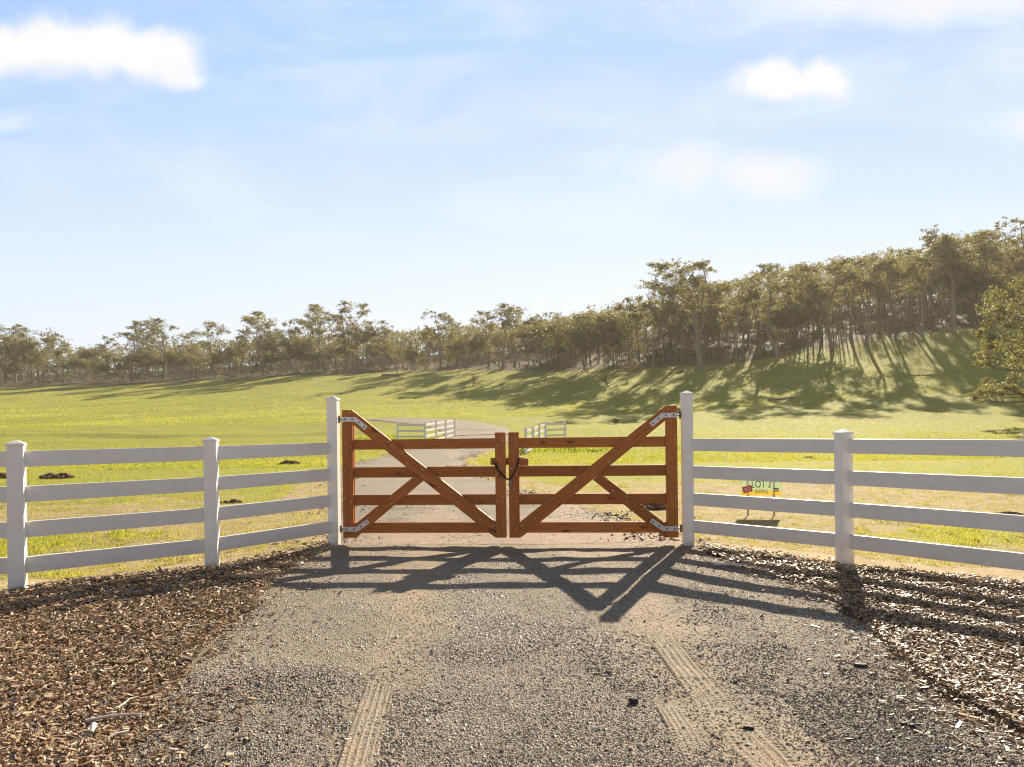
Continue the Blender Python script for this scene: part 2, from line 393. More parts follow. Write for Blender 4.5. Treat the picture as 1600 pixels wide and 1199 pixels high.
def sandy(x, y):
    s = .85 * np.exp(-((x + .76 + .07 * (y - 4)) / .42) ** 2) + .95 * np.exp(-((x - 1.08 + .02 * (y - 4)) / .50) ** 2)
    s = s * (.35 + .9 * fbm(x * .9 + 5, y * .7, 3)) + .5 * sstep(7.6, 8.6, y) + .55 * sstep(1.6, 2.6, x) * sstep(3.0, 2.4, x) * fbm(x * 1.5, y * 1.5, 3)
    return np.clip(s - .55 * sstep(9, 14, y), -.6, 1)
def treeline(x, y):
    """metres beyond the foot of the wood, along the line of sight"""
    px = 800 + x / np.maximum(y, 1) * F
    d = np.interp(px, [-500, 0, 250, 480, 700, 860, 1000, 1150, 1350, 1600, 2100], [160, 163, 160, 151, 150, 128, 118, 113, 109, 107, 96])
    return y - d

# ------------------------------------------------------------------ ground sheet
ys = np.r_[np.arange(-20, 4, .8), np.arange(4, 16, .12), np.arange(16, 42, .4), np.arange(42, 125, 1.1), np.arange(125, 210, 2.5), np.arange(210, 470, 9)]
us = np.sort(np.r_[np.linspace(-1.25, 1.25, 300), -1.5, 1.5])
YY, UU = np.meshgrid(ys, us, indexing='ij'); XX = UU * (np.maximum(YY, 0) * .92 + 11)
ZZ = H(XX, YY) - .03 * road_mask(XX, YY, .0) * (YY < 60)
nr, nc = YY.shape; idx = np.arange(nr * nc).reshape(nr, nc)
fq = np.stack([idx[:-1, :-1], idx[:-1, 1:], idx[1:, 1:], idx[1:, :-1]], -1).reshape(-1, 4)
def straw_at(x, y):
    s = sstep(25, 11, y) * .92
    s = s + .22 * sstep(1.5, 5, x) * sstep(26, 15, y) * sstep(8, 10, y) - .20 * sstep(-1.5, -5, x) - .05
    s = s - .75 * np.exp(-((x - 6.2) / 1.6) ** 2 - ((y - 9.2) / 1.1) ** 2)
    s = s - .35 * np.exp(-((x + 6.5) / 1.6) ** 2 - ((y - 9.0) / 1.5) ** 2)
    s = s + .9 * np.exp(-(np.minimum(np.abs(x - np.interp(y, LE[:, 1], LE[:, 0])), np.abs(x - np.interp(y, RE[:, 1], RE[:, 0]))) / .9) ** 2) * sstep(60, 40, y) * sstep(6, 9, y)
    return s
gm = mesh_np('ground', np.c_[XX.ravel(), YY.ravel(), ZZ.ravel()], fq, smooth=True,
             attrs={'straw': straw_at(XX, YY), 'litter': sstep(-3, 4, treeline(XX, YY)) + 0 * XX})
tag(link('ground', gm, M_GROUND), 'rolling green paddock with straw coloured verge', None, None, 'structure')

# ------------------------------------------------------------------ drive
def resample(E, n):
    seg = np.r_[0, np.cumsum(np.hypot(*np.diff(E, axis=0).T))]; t = np.linspace(0, seg[-1], 400)
    for _ in range(1): a = np.c_[np.interp(t, seg, E[:, 0]), np.interp(t, seg, E[:, 1])]
    k = np.ones(15) / 15; b = np.c_[np.convolve(np.pad(a[:, 0], 7, 'edge'), k, 'valid'), np.convolve(np.pad(a[:, 1], 7, 'edge'), k, 'valid')]
    return b
def drive_mesh(y0, y1, dy, nx):
    yl = np.arange(y0, y1 + 1e-6, dy); xl = np.interp(yl, LE[:, 1], LE[:, 0]); xr = np.interp(yl, RE[:, 1], RE[:, 0])
    w = np.sin(yl * 2.1) * .06 + (fbm(yl * 1.7, yl * 0 + 3, 3) - .5) * .5; w2 = (fbm(yl * 1.9, yl * 0 + 9, 3) - .5) * .5
    t = np.linspace(0, 1, nx)[None]; X = (xl + w)[:, None] * (1 - t) + (xr + w2)[:, None] * t; Y = np.repeat(yl[:, None], nx, 1)
    return X, Y
grids = []
X, Y = drive_mesh(-12, 8.9, .06, 130); grids.append((X, Y))
X, Y = drive_mesh(8.9, 56, .35, 40); grids.append((X, Y))
La, Ra = resample(LE[12:], 0), resample(RE[13:], 0)
t = np.linspace(0, 1, 10)[None]
X = La[::4, 0][:, None] * (1 - t) + Ra[::4, 0][:, None] * t; Y = La[::4, 1][:, None] * (1 - t) + Ra[::4, 1][:, None] * t
m0 = Y.min(1) > 50; grids.append((X, Y))
Vv, Ff, Sa, off = [], [], [], 0
for k, (X, Y) in enumerate(grids):
    n_, m_ = X.shape; Z = roadz(X, Y) + (.012 if k == 2 else 0) + (.0 if k != 2 else .03)
    e = np.zeros_like(X); e[:, 0] = e[:, -1] = .035; Z = Z - e
    ix = np.arange(n_ * m_).reshape(n_, m_) + off; off += n_ * m_
    Vv.append(np.c_[X.ravel(), Y.ravel(), Z.ravel()]); Sa.append(sandy(X, Y).ravel())
    Ff.append(np.stack([ix[:-1, :-1], ix[:-1, 1:], ix[1:, 1:], ix[1:, :-1]], -1).reshape(-1, 4))
rm = mesh_np('road', np.concatenate(Vv), np.concatenate(Ff), smooth=True, attrs={'sand': np.concatenate(Sa)})
tag(link('road', rm, M_ROAD), 'grey gravel driveway winding through the gates', None, None, 'structure')

# tyre tracks pressed into the sandy wheel paths
rng = np.random.RandomState(11)
def track(x0, y0, x1, y1, w, seed, th=.50):
    L = math.hypot(x1 - x0, y1 - y0); s = np.arange(0, L, .006); tt = np.arange(-w / 2, w / 2 + 1e-6, .0055)
    Sg, Tg = np.meshgrid(s, tt, indexing='ij'); dx, dy = (x1 - x0) / L, (y1 - y0) / L
    wob = .012 * np.sin(Sg * 1.7 + seed)
    X = x0 + dx * Sg + dy * (Tg + wob); Y = y0 + dy * Sg - dx * (Tg + wob)
    gap = .17 * w; a = np.abs(((Tg + w) / gap) % 1 - .5) * gap
    rib = np.exp(-(a / .006) ** 2)
    lug = (np.sin((Sg + .6 * np.abs(Tg)) * 2 * math.pi / .034) > .1) * sstep(.30 * w, .36 * w, np.abs(Tg))
    h = rib * .0070 * (np.abs(Tg) < .40 * w) + lug * .0055
    patch = sstep(th - .12, th + .16, fbm(X * 2.2 + seed, Y * 1.1, 3))
    edge = sstep(w / 2, w / 2 - .02, np.abs(Tg)) * sstep(0, .25, Sg) * sstep(L, L - 1.3, Sg)
    Z = roadz(X, Y) + .003 + h * patch * edge - .012 * (1 - edge) - .004 * edge * (1 - patch)
    n_, m_ = X.shape; ix = np.arange(n_ * m_).reshape(n_, m_)
    f = np.stack([ix[:-1, :-1], ix[:-1, 1:], ix[1:, 1:], ix[1:, :-1]], -1).reshape(-1, 4)
    me = mesh_np('tyre_track', np.c_[X.ravel(), Y.ravel(), Z.ravel()], f, smooth=True, attrs={'sand': np.clip(sandy(X, Y) * .9, 0, .8)})
    tag(link('tyre_track', me, M_ROAD), 'tyre tread print pressed into sandy gravel', None, None, 'structure')
track(1.13, 2.2, 1.00, 5.7, .25, 1.0, .46); track(.84, 2.2, .78, 4.9, .16, 4.0, .48); track(-.62, 2.2, -.97, 6.6, .20, 2.0, .60)

# loose gravel
def stones(N, seed):
    r = np.random.RandomState(seed); Y = 1 / (1 / 2.2 + r.rand(N) * (1 / 13.5 - 1 / 2.2)); X = (r.rand(N) - .5) * 2 * np.minimum(3.8, Y * .80 + .3)
    keep = road_mask(X, Y, .15) & (r.rand(N) > .72 * np.clip(sandy(X, Y) * 1.1, 0, 1)); X, Y = X[keep], Y[keep]; n = len(X)
    big = fbm(X * 1.2 + 9, Y * 1.2, 3)
    sz = (.0019 + .0038 * r.rand(n) ** 2.0 + .0030 * (big > .55) * r.rand(n) + .006 * (r.rand(n) < .012)) * (1 + .05 * np.maximum(Y - 4, 0))
    base = np.array([(1, 0, 0), (-.2, 1, 0), (-1, -.1, 0), (.1, -1, 0), (.1, .1, .9), (0, 0, -.6)], float)
    ang = r.rand(n) * 6.283; c, s = np.cos(ang), np.sin(ang)
    b = base[None] * (1 + (r.rand(n, 6, 3) - .5) * .7) + (r.rand(n, 6, 3) - .5) * .25
    b[:, :, 0] *= (1 + .7 * r.rand(n))[:, None]; b[:, :, 2] *= .62
    x = b[:, :, 0] * c[:, None] - b[:, :, 1] * s[:, None]; y = b[:, :, 0] * s[:, None] + b[:, :, 1] * c[:, None]
    v = np.stack([x, y, b[:, :, 2]], -1) * sz[:, None, None]
    v += np.stack([X, Y, roadz(X, Y) + sz * .30], -1)[:, None]
    tri = np.array([(0, 1, 4), (1, 2, 4), (2, 3, 4), (3, 0, 4), (1, 0, 5), (2, 1, 5), (3, 2, 5), (0, 3, 5)])
    f = (tri[None] + (np.arange(n) * 6)[:, None, None]).reshape(-1, 3)
    k = r.rand(n, 1); pal = np.array([(.23, .187, .148), (.31, .25, .185), (.39, .31, .22), (.50, .42, .32), (.125, .106, .092), (.36, .245, .145)])
    col = pal[r.choice(6, n, p=[.27, .24, .2, .12, .10, .07])] * (.75 + .5 * k) * (.55 + .9 * sstep(.36, .60, fbm(X * .8 + 3, Y * .55 + 8, 4)))[:, None]
    return v.reshape(-1, 3), f, np.repeat(col, 6, 0)
v, f, c = stones(430000, 3)
tag(link('gravel', mesh_np('gravel', v, f, c), M_STONE), 'loose grey and tan gravel on driveway', None, None, 'stuff')

r = np.random.RandomState(77); n = 5200; Yc = 9.0 + 38 * r.rand(n) ** 1.4; sd_ = r.rand(n) < .6
Xc = np.where(sd_, np.interp(Yc, RE[:, 1], RE[:, 0]), np.interp(Yc, LE[:, 1], LE[:, 0])) + r.randn(n) * .32 + (fbm(Yc * .8, sd_ * 9.0) - .5) * .8
kp = fbm(Xc * .7, Yc * .7 + 50) > .46; Xc, Yc = Xc[kp], Yc[kp]; n = len(Xc); sz = (.008 + .022 * r.rand(n) ** 2.5)
bb = np.array([(1, 0, 0), (-.2, 1, 0), (-1, -.1, 0), (.1, -1, 0), (.1, .1, .9), (0, 0, -.6)])[None] * (1 + (r.rand(n, 6, 3) - .5) * .9)
vv = bb * sz[:, None, None] * np.array([1.3, 1.0, .8]) + np.stack([Xc, Yc, np.maximum(roadz(Xc, Yc), H(Xc, Yc)) + sz * .3], -1)[:, None]
ff = (np.array([(0, 1, 4), (1, 2, 4), (2, 3, 4), (3, 0, 4), (1, 0, 5), (2, 1, 5), (3, 2, 5), (0, 3, 5)])[None] + (np.arange(n) * 6)[:, None, None]).reshape(-1, 3)
cc = np.array([(.17, .115, .07), (.27, .19, .115), (.10, .07, .048), (.38, .29, .19)])[r.choice(4, n)]
tag(link('rubble', mesh_np('rubble', vv.reshape(-1, 3), ff, np.repeat(cc, 6, 0)), M_STONE), 'small clods and rubble along the edges of the far drive', None, None, 'stuff')

# ------------------------------------------------------------------ mulch beds
def bed_h(x, y): return .012 + .055 * fbm(x * 1.3 + 40, y * 1.3, 4)
for poly, nm in ((ML, 'left'), (MR, 'right')):
    pa = np.array([tuple(p) for p in poly]); x0, x1 = max(pa[:, 0].min(), -9), min(pa[:, 0].max(), 9); y0, y1 = max(pa[:, 1].min(), 1.5), pa[:, 1].max()
    gx = np.arange(x0, x1, .06); gy = np.arange(y0, y1, .06); X, Y = np.meshgrid(gx, gy)
    Z = bed_h(X, Y); ins = inpoly(X + (fbm(X * 2, Y * 2) - .5) * .5, Y + (fbm(X * 2 + 9, Y * 2) - .5) * .5, poly)
    soft = ins.astype(float)
    for _ in range(4): soft = (soft + np.roll(soft, 1, 0) + np.roll(soft, -1, 0) + np.roll(soft, 1, 1) + np.roll(soft, -1, 1)) / 5
    Z = -.03 + (Z + .03) * sstep(.8, .99, soft)
    cellok = (soft[:-1, :-1] > .8)
    ix = np.arange(X.size).reshape(X.shape); q_ = np.stack([ix[:-1, :-1], ix[:-1, 1:], ix[1:, 1:], ix[1:, :-1]], -1)[cellok]
    me = mesh_np('mulch_bed', np.c_[X.ravel(), Y.ravel(), Z.ravel()], q_.reshape(-1, 4), smooth=True)
    tag(link('mulch_bed', me, M_SOIL), 'dark soil under the bark mulch', None, None, 'structure')
def chips(N, poly, seed):
    r = np.random.RandomState(seed); pa = np.array([tuple(p) for p in poly])
    Y = 1 / (1 / 2.3 + r.rand(N) * (1 / 9.4 - 1 / 2.3)); X = (r.rand(N) - .5) * 2 * (Y * .82 + .3)
    ok = inpoly(X, Y, poly); jit = r.randn(N, 2) * np.array([.40, .12]) * r.rand(N, 1) ** 1.5 * (r.rand(N, 1) < .7); X, Y = (X + jit[:, 0])[ok], (Y + jit[:, 1])[ok]
    n = len(X); L = .005 + .017 * r.rand(n) ** 1.8 + .040 * (r.rand(n) < .012) * r.rand(n); L *= (1 + .06 * np.maximum(Y - 4, 0)); wd = np.minimum(L, .025) * (.13 + .24 * r.rand(n)); th = .0012 + .003 * r.rand(n)
    corner = np.array([(-1, -1, -1), (1, -1, -1), (1, 1, -1), (-1, 1, -1), (-1, -1, 1), (1, -1, 1), (1, 1, 1), (-1, 1, 1)], float)
    b = corner[None] * np.stack([L, wd, th], -1)[:, None]
    b[:, :, 1] *= 1 + (r.rand(n, 8) - .5) * .9; b[:, :, 0] *= 1 + (r.rand(n, 8) - .5) * .35
    yaw = r.rand(n) * 6.283; pit = r.randn(n) * .24; rol = r.randn(n) * .34
    def rot(b, a, i, j):
        c, s = np.cos(a)[:, None], np.sin(a)[:, None]; bi, bj = b[:, :, i].copy(), b[:, :, j].copy(); b[:, :, i] = bi * c - bj * s; b[:, :, j] = bi * s + bj * c
    rot(b, rol, 1, 2); rot(b, pit, 0, 2); rot(b, yaw, 0, 1)
    onbed = inpoly(X, Y, poly)
    b += np.stack([X, Y, np.where(onbed, bed_h(X, Y) + .004 + .022 * r.rand(n), .02 + .004 * r.rand(n)) + np.abs(np.sin(pit)) * L * .6], -1)[:, None]
    fc = np.array([(0, 3, 2, 1), (4, 5, 6, 7), (0, 1, 5, 4), (1, 2, 6, 5), (2, 3, 7, 6), (3, 0, 4, 7)])
    f = (fc[None] + (np.arange(n) * 8)[:, None, None]).reshape(-1, 4)
    pal = np.array([(.23, .128, .062), (.44, .265, .12), (.62, .42, .215), (.74, .57, .36), (.82, .71, .52), (.075, .042, .024), (.40, .33, .25)])
    col = pal[r.choice(7, n, p=[.21, .25, .21, .14, .06, .08, .05])] * (.75 + .5 * r.rand(n, 1))
    return b.reshape(-1, 3), f, np.repeat(col, 8, 0)
for poly, sd_, N, lb in ((ML, 5, 300000, 'left'), (MR, 6, 300000, 'right')):
    v, f, c = chips(N, poly, sd_)
    tag(link('bark_mulch', mesh_np('bark_mulch', v, f, c), M_CHIP), 'brown bark mulch spread along the %s fence' % lb, None, None, 'stuff')

# ------------------------------------------------------------------ grass
def blades(N, d0, d1, hgt, wid, seed, power, lean=.35, um=.92, clump=0):
    r = np.random.RandomState(seed)
    t_ = r.rand(N)
    D = d0 * (d1 / d0) ** t_ if power == 0 else (d0 ** power + t_ * (d1 ** power - d0 ** power)) ** (1 / power)
    X = (r.rand(N) * 2 - 1) * um * D; Y = D
    X = X + (fbm(X * 3, Y * 3, 2) - .5) * .5
    st = straw_at(X, Y) + (fbm(X * 1.1 + 31, Y * 1.1, 4) - .5) * 1.6
    keep = ~road_mask(X, Y, .12) & ~inpoly(X, Y, ML) & ~inpoly(X, Y, MR) & (treeline(X, Y) < 3) & (Y > 7.0 + 0 * X)
    keep &= ~((np.abs(X) > 2.2) & (Y < 9.2 - (np.abs(X) - 2.3) * .95 + .05))
    keep &= (st < .5) | (r.rand(N) < .8)
    if clump: keep &= fbm(X * 2.3 + 3, Y * 2.3, 2) > clump
    X, Y, st = X[keep], Y[keep], st[keep]; n = len(X)
    k = .5 + 1.1 * fbm(X * .8, Y * .8 + 70, 3) * r.rand(n) + .2 * r.rand(n)
    dry = st > .5
    h = hgt * k * np.where(dry, .72, 1); a = r.rand(n) * 6.283; w = wid * (.6 + .8 * r.rand(n))
    z = H(X, Y) - .01
    ln = h * lean * (.4 + 1.6 * r.rand(n)); la = r.rand(n) * 6.283
    c, s = np.cos(a), np.sin(a)
    v = np.stack([np.stack([X - c * w, Y - s * w, z], -1), np.stack([X + c * w, Y + s * w, z], -1), np.stack([X + np.cos(la) * ln, Y + np.sin(la) * ln, z + h], -1)], 1)
    big = fbm(X * .15, Y * .15, 3)[:, None]; mix = np.clip(r.rand(n, 1) * .7 + (big - .5) * 1.6 + .15, 0, 1)
    g1, g2 = np.array([[.245, .275, .03]]), np.array([[.48, .46, .075]])
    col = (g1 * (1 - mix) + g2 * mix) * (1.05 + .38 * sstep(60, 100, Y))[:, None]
    pale = (r.rand(n, 1) < .14); col = np.where(pale, np.array([[.30, .27, .09]]), col)
    dc = np.array([[.46, .36, .20]]) * (.45 + .9 * r.rand(n, 1)); dc = np.where(r.rand(n, 1) < .22, np.array([[.26, .27, .06]]), dc); col = np.where(dry[:, None], dc, col)
    f = np.arange(3 * n).reshape(n, 3)
    return v.reshape(-1, 3), f, np.repeat(col, 3, 0)
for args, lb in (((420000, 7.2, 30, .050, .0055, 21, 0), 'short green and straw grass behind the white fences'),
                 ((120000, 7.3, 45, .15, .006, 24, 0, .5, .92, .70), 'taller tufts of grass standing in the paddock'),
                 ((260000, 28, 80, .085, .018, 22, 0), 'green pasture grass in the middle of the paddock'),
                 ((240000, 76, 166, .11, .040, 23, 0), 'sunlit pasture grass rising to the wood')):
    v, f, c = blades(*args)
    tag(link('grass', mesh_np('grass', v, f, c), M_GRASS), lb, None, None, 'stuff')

r = np.random.RandomState(41); V_, C_ = [], []
for px, py, wpx, n in ((585, 686, 40, 1500), (640, 690, 60, 2200), (725, 690, 26, 700), (850, 704, 50, 2600), (925, 704, 50, 1800), (1120, 700, 60, 700)):
    b = hit(px, py); w = wpx / F * b.y; x = b.x + r.uniform(-w, w, n); y = b.y + r.normal(0, .9, n); k = ~road_mask(x, y, .1); x, y = x[k], y[k]; n = len(x)
    h = (.08 + .30 * r.rand(n) ** 1.5) * (.4 + fbm(x * .9, y * .9, 3)); a = r.rand(n) * 6.283; wd = .018 + .02 * r.rand(n); z = H(x, y) - .01; la = r.rand(n) * 6.283
    V_.append(np.stack([np.stack([x - np.cos(a) * wd, y - np.sin(a) * wd, z], -1), np.stack([x + np.cos(a) * wd, y + np.sin(a) * wd, z], -1), np.stack([x + np.cos(la) * h * .4, y + np.sin(la) * h * .4, z + h], -1)], 1).reshape(-1, 3))
    C_.append(np.repeat(np.array([[.26, .36, .03]]) * (.6 + .7 * r.rand(n, 1)), 3, 0))
V_ = np.concatenate(V_); tag(link('lush_grass', mesh_np('lush_grass', V_, np.arange(len(V_)).reshape(-1, 3), np.concatenate(C_)), M_GRASS), 'lush bright grass around the far entrance fences', None, None, 'stuff')

# ------------------------------------------------------------------ white fences and gate posts
PW = .132
def post_mesh(h, w):
    bm = bmesh.new(); bm_box(bm, w, w, h + .05, (0, 0, h / 2 - .025), .006); return bm_mesh('post', bm)
def cap_mesh(w):
    bm = bmesh.new(); o = w / 2 + .008
    rings = [(o, 0), (o, .018), (o - .003, .021), (.008, .052)]
    prev = None
    for a, z in rings:
        vs = [bm.verts.new(p) for p in ((-a, -a, z), (a, -a, z), (a, a, z), (-a, a, z))]
        if prev:
            for i in range(4): bm.faces.new((prev[i], prev[(i + 1) % 4], vs[(i + 1) % 4], vs[i]))
        else: bm.faces.new(vs[::-1])
        prev = vs
    bm.faces.new(prev); return bm_mesh('cap', bm)
POSTM, GPOSTM, CAPM = post_mesh(1.375, PW), post_mesh(1.865, PW), cap_mesh(PW)
def add_post(parent, loc, rz, me, h, nm='post'):
    p = link(nm, me, M_VINYL_LIT, parent); p.location = loc; p.rotation_euler.z = rz
    c = link('cap', CAPM, M_VINYL_LIT, p); c.location = (0, 0, h); return p
def add_rail(parent, a, b, ztop, hh=.152, th=.040):
    a = Vector(a); b = Vector(b); d = b - a; L = d.length
    bm = bmesh.new(); bm_box(bm, L, th, hh, (0, 0, 0), .005)
    o = link('rail', bm_mesh('rail', bm), M_VINYL_DIM, parent); o.location = (a + b) / 2 + Vector((0, 0, ztop - hh / 2))
    o.rotation_euler = (0, -math.asin(d.z / L), math.atan2(d.y, d.x)); return o
RT = [1.325 - .3343 * k for k in range(4)]
gl, gr = G(523, 853), G(1075.5, 853)
l1, l2, r1 = G(28, 925), G(332, 887), G(1320, 882)
l0 = l1 + Vector((-1.7, .06, 0)); r2 = r1 + Vector((1.06, -1.28, 0)); r3 = r2 + Vector((1.6, -.3, 0))
GATE_RZ = math.atan2(gr.y - gl.y, gr.x - gl.x)
def shorten(a, b, s, e):
    d = (b - a).normalized(); return a + d * s, b - d * e
def fence(label, pts, posts, trim):
    c = pts[0].copy(); root = empty('rail_fence', c); tag(root, label, 'fence', 'white four rail fences beside the timber gates')
    for i, rz in posts: add_post(root, pts[i] - c, rz, POSTM, 1.375)
    for i in range(len(pts) - 1):
        a, b = shorten(pts[i], pts[i + 1], .05, .05)
        for zt in RT: add_rail(root, a - c, b - c, zt)
    return root
fence('white four rail fence curving from the left gate post past two shorter posts', [l0, l1, l2, gl], [(0, 0), (1, R(24)), (2, R(10))], 0)
fence('white four rail fence running from the right gate post in front of the lot sign', [r3, r2, r1, gr], [(0, R(-15)), (1, R(-40)), (2, R(14))], 0)
def gate_post(loc, label):
    root = empty('gate_post', loc, GATE_RZ); tag(root, label, 'gate post', 'tall white gate posts')
    add_post(root, (0, 0, 0), 0, GPOSTM, 1.865); return root
gpl = gate_post(gl, 'tall white square post carrying the left timber gate leaf')
gpr = gate_post(gr, 'tall white square post carrying the right timber gate leaf')

# ------------------------------------------------------------------ timber gates
ZS = 488.0; GY = 1092.0
def zp(x, y): return ((x - 150) / ZS, (GY - y) / ZS)     # measured sketch units -> metres from hinge edge / ground
TH = .040
def board(parent, name, pts, ang, y0, screws=(), flip=1):
    """a plank: outline in the leaf plane, its own local x along the grain"""
    pts = [(x * flip, z) for x, z in pts]; ang = ang * flip
    cx = sum(p[0] for p in pts) / len(pts); cz = sum(p[1] for p in pts) / len(pts); ca, sa = math.cos(ang), math.sin(ang)
    loc = [((x - cx) * ca + (z - cz) * sa, -(x - cx) * sa + (z - cz) * ca) for x, z in pts]
    bm = bmesh.new(); bm_prism(bm, loc, 0, TH, .0035)
    for f_ in bm.faces: f_.material_index = 0
    for sx_, sz_ in screws:
        sx_ *= flip; lx, lz = (sx_ - cx) * ca + (sz_ - cz) * sa, -(sx_ - cx) * sa + (sz_ - cz) * ca
        rr = bmesh.ops.create_cone(bm, cap_ends=True, segments=8, radius1=.0072, radius2=.0060, depth=.006, matrix=Matrix.Translation((lx, -.0015, lz)) @ Matrix.Rotation(math.pi / 2, 4, 'X'))
        for v_ in rr['verts']:
            for f_ in v_.link_faces: f_.material_index = 1
    me = bpy.data.meshes.new(name); bm.to_mesh(me); bm.free()
    o = link(name, me, [M_WOOD, M_SCREW], parent)
    o.location = (cx, y0, cz); o.rotation_euler.y = -ang; return o
def strap(parent, pts, flip, w=.030):
    pts = [(x * flip, z) for x, z in pts]
    bm = bmesh.new(); up, dn = [], []
    for i, (x, z) in enumerate(pts):
        a = np.array(pts[max(i - 1, 0)]); b = np.array(pts[min(i + 1, len(pts) - 1)]); d = (b - a) / np.linalg.norm(b - a); n = np.array((-d[1], d[0])) * w
        up.append((x + n[0], z + n[1])); dn.append((x - n[0], z - n[1]))
    bm_prism(bm, up + dn[::-1], -TH - .006, -TH - .0005, .001)
    o = link('hinge_strap', bm_mesh('hinge_strap', bm), M_GALV, parent)
    a, b, c = [np.array(p) for p in pts]
    for p in (a + (b - a) * .25, a + (b - a) * .78, b + (c - b) * .35, b + (c - b) * .82):
        bm = bmesh.new(); bmesh.ops.create_cone(bm, cap_ends=True, segments=12, radius1=.0125, radius2=.009, depth=.010, matrix=Matrix.Translation((p[0], -TH - .011, p[1])) @ Matrix.Rotation(math.pi / 2, 4, 'X'))
        link('bolt', bm_mesh('bolt', bm), M_BOLT, o)
    v, f = tube([(pts[0][0] + .012 * flip, -TH - .004, pts[0][1]), (pts[0][0] - .045 * flip, -TH + .015, pts[0][1])], .011, 8)
    v2, f2 = tube([(pts[0][0] - .035 * flip, -TH + .014, pts[0][1] - .045), (pts[0][0] - .035 * flip, -TH + .014, pts[0][1] + .045)], .014, 8)
    v, f = join([(v, f), (v2, f2)]); link('hinge_pin', mesh_np('hinge_pin', v, f), M_BOLT, o)
    return o
def leaf(label, hinge, flip):
    root = empty('timber_gate', hinge, GATE_RZ); tag(root, label, 'gate', 'pair of stained timber gate leaves')
    B = lambda *a, **k: board(root, *a, flip=flip, **k)
    zr = [(430, 493), (603, 668), (775, 840), (948, 1013)]
    for i, (a, b) in enumerate(zr):      # rails run behind the uprights
        B('rail', [zp(156, b), zp(1164, b), zp(1164, a), zp(156, a)], 0, .0006)
    scr = []
    for a, b in zr: scr += [zp(165, a + 20), zp(203, a + 44)]
    scr2 = []
    for a, b in zr: scr2 += [zp(1122, a + 44), zp(1152, a + 14)]
    B('hinge_stile', [zp(150, 1040), zp(213, 1040), zp(213, 1041), zp(215, 322), zp(150, 322)][:2] + [zp(216, 1040), zp(216, 322), zp(150, 322)], math.pi / 2, -TH, screws=scr)
    B('meeting_stile', [zp(1105, 1040), zp(1169, 1040), zp(1169, 395), zp(1105, 395)], math.pi / 2, -TH, screws=scr2)
    # long brace from the head of the hinge stile to the foot of the meeting stile
    ang = -math.atan2(700, 890)
    B('long_brace', [zp(150, 320.5), zp(150, 245), zp(214, 245), zp(1103.5, 944), zp(1103.5, 1040), zp(1096, 1036), zp(1062, 1011), zp(217, 333), zp(217, 320.5)], ang, -TH,
      screws=[zp(200, 262), zp(350, 412), zp(440, 448), zp(528, 512), zp(560, 582), zp(655, 618), zp(662, 660), zp(868, 820), zp(1092, 965), zp(300, 345), zp(1010, 925), zp(760, 730)])
    ang2 = math.atan2(300, 395)
    B('short_brace', [zp(217.5, 1040), zp(217.5, 962), zp(610, 652), zp(657, 689), zp(262, 1013), zp(234, 1040)], ang2, -TH,
      screws=[zp(576, 690), zp(540, 757), zp(455, 792), zp(458, 826), zp(366, 868), zp(600, 672)])
    B('back_stile', [zp(150, 1038), zp(214, 1038), zp(214, 250), zp(150, 250)], math.pi / 2, TH + .0012)
    B('back_stile', [zp(1106, 1038), zp(1168, 1038), zp(1168, 398), zp(1106, 398)], math.pi / 2, TH + .0012)
    strap(root, [zp(148, 303), zp(236, 303), zp(305, 360)], flip); strap(root, [zp(150, 986), zp(238, 986), zp(312, 935)], flip)
    return root
gd = (gr - gl).normalized(); gn = Vector((gd.y, -gd.x, 0))        # gn points to the camera
leafw = (1169 - 150) / ZS
span = (gr - gl).length; inset = (span - 2 * leafw - .038) / 2
hl, hr = gl + gd * inset, gr - gd * inset
gateL = leaf('left timber gate leaf, its long brace falling towards the padlocked middle', hl, 1)
gateR = leaf('right timber gate leaf with the wooden latch block on its meeting stile', hr, -1)
# sliding wooden latch behind the meeting stiles, on the right leaf
bm = bmesh.new(); bm_box(bm, .440, .034, .088, (0, 0, 0), .006)
o = link('latch_bar', bm_mesh('latch_bar', bm), M_WOOD, gateR); o.location = (-leafw - .019 + .005, .026 + .017 - TH - .0 + .03, 1.062)
bm = bmesh.new(); bm_box(bm, .110, .036, .090, (0, 0, 0), .004)
o = link('latch_block', bm_mesh('latch_block', bm), M_WOOD, gateR); o.location = (-leafw + .131 + .062, -TH + .018, 1.052)

# chain looped round both meeting stiles, padlock hanging from it
mid = (hl + gd * leafw + hr - gd * leafw) / 2
cr_root = empty('chain', mid, GATE_RZ); tag(cr_root, 'dark steel chain looped round the two middle uprights of the gates', 'chain')
def torus(c, ax1, ax2, r1, r2, n=10, m_=5, tr=.0042):
    a = np.arange(n) * 2 * math.pi / n
    path = np.array(c) + np.outer(np.cos(a) * r1, ax1) + np.outer(np.sin(a) * r2, ax2)
    return tube(path, tr, m_, closed=True)
yf = -TH - .016
path = [(-.170, .10, 1.03), (-.165, -.02, 1.04), (-.152, yf, 1.03), (-.100, yf - .004, .945), (-.045, yf - .006, .878), (.005, yf - .006, .843), (.036, yf - .006, .832), (.060, yf - .006, .872), (.100, yf - .006, .945), (.128, yf - .004, 1.015), (.146, yf, 1.100), (.160, -.02, 1.115), (.168, .10, 1.11)]
path = np.array(path); seg = np.r_[0, np.cumsum(np.linalg.norm(np.diff(path, axis=0), axis=1))]
nl = int(seg[-1] / .019); parts = []
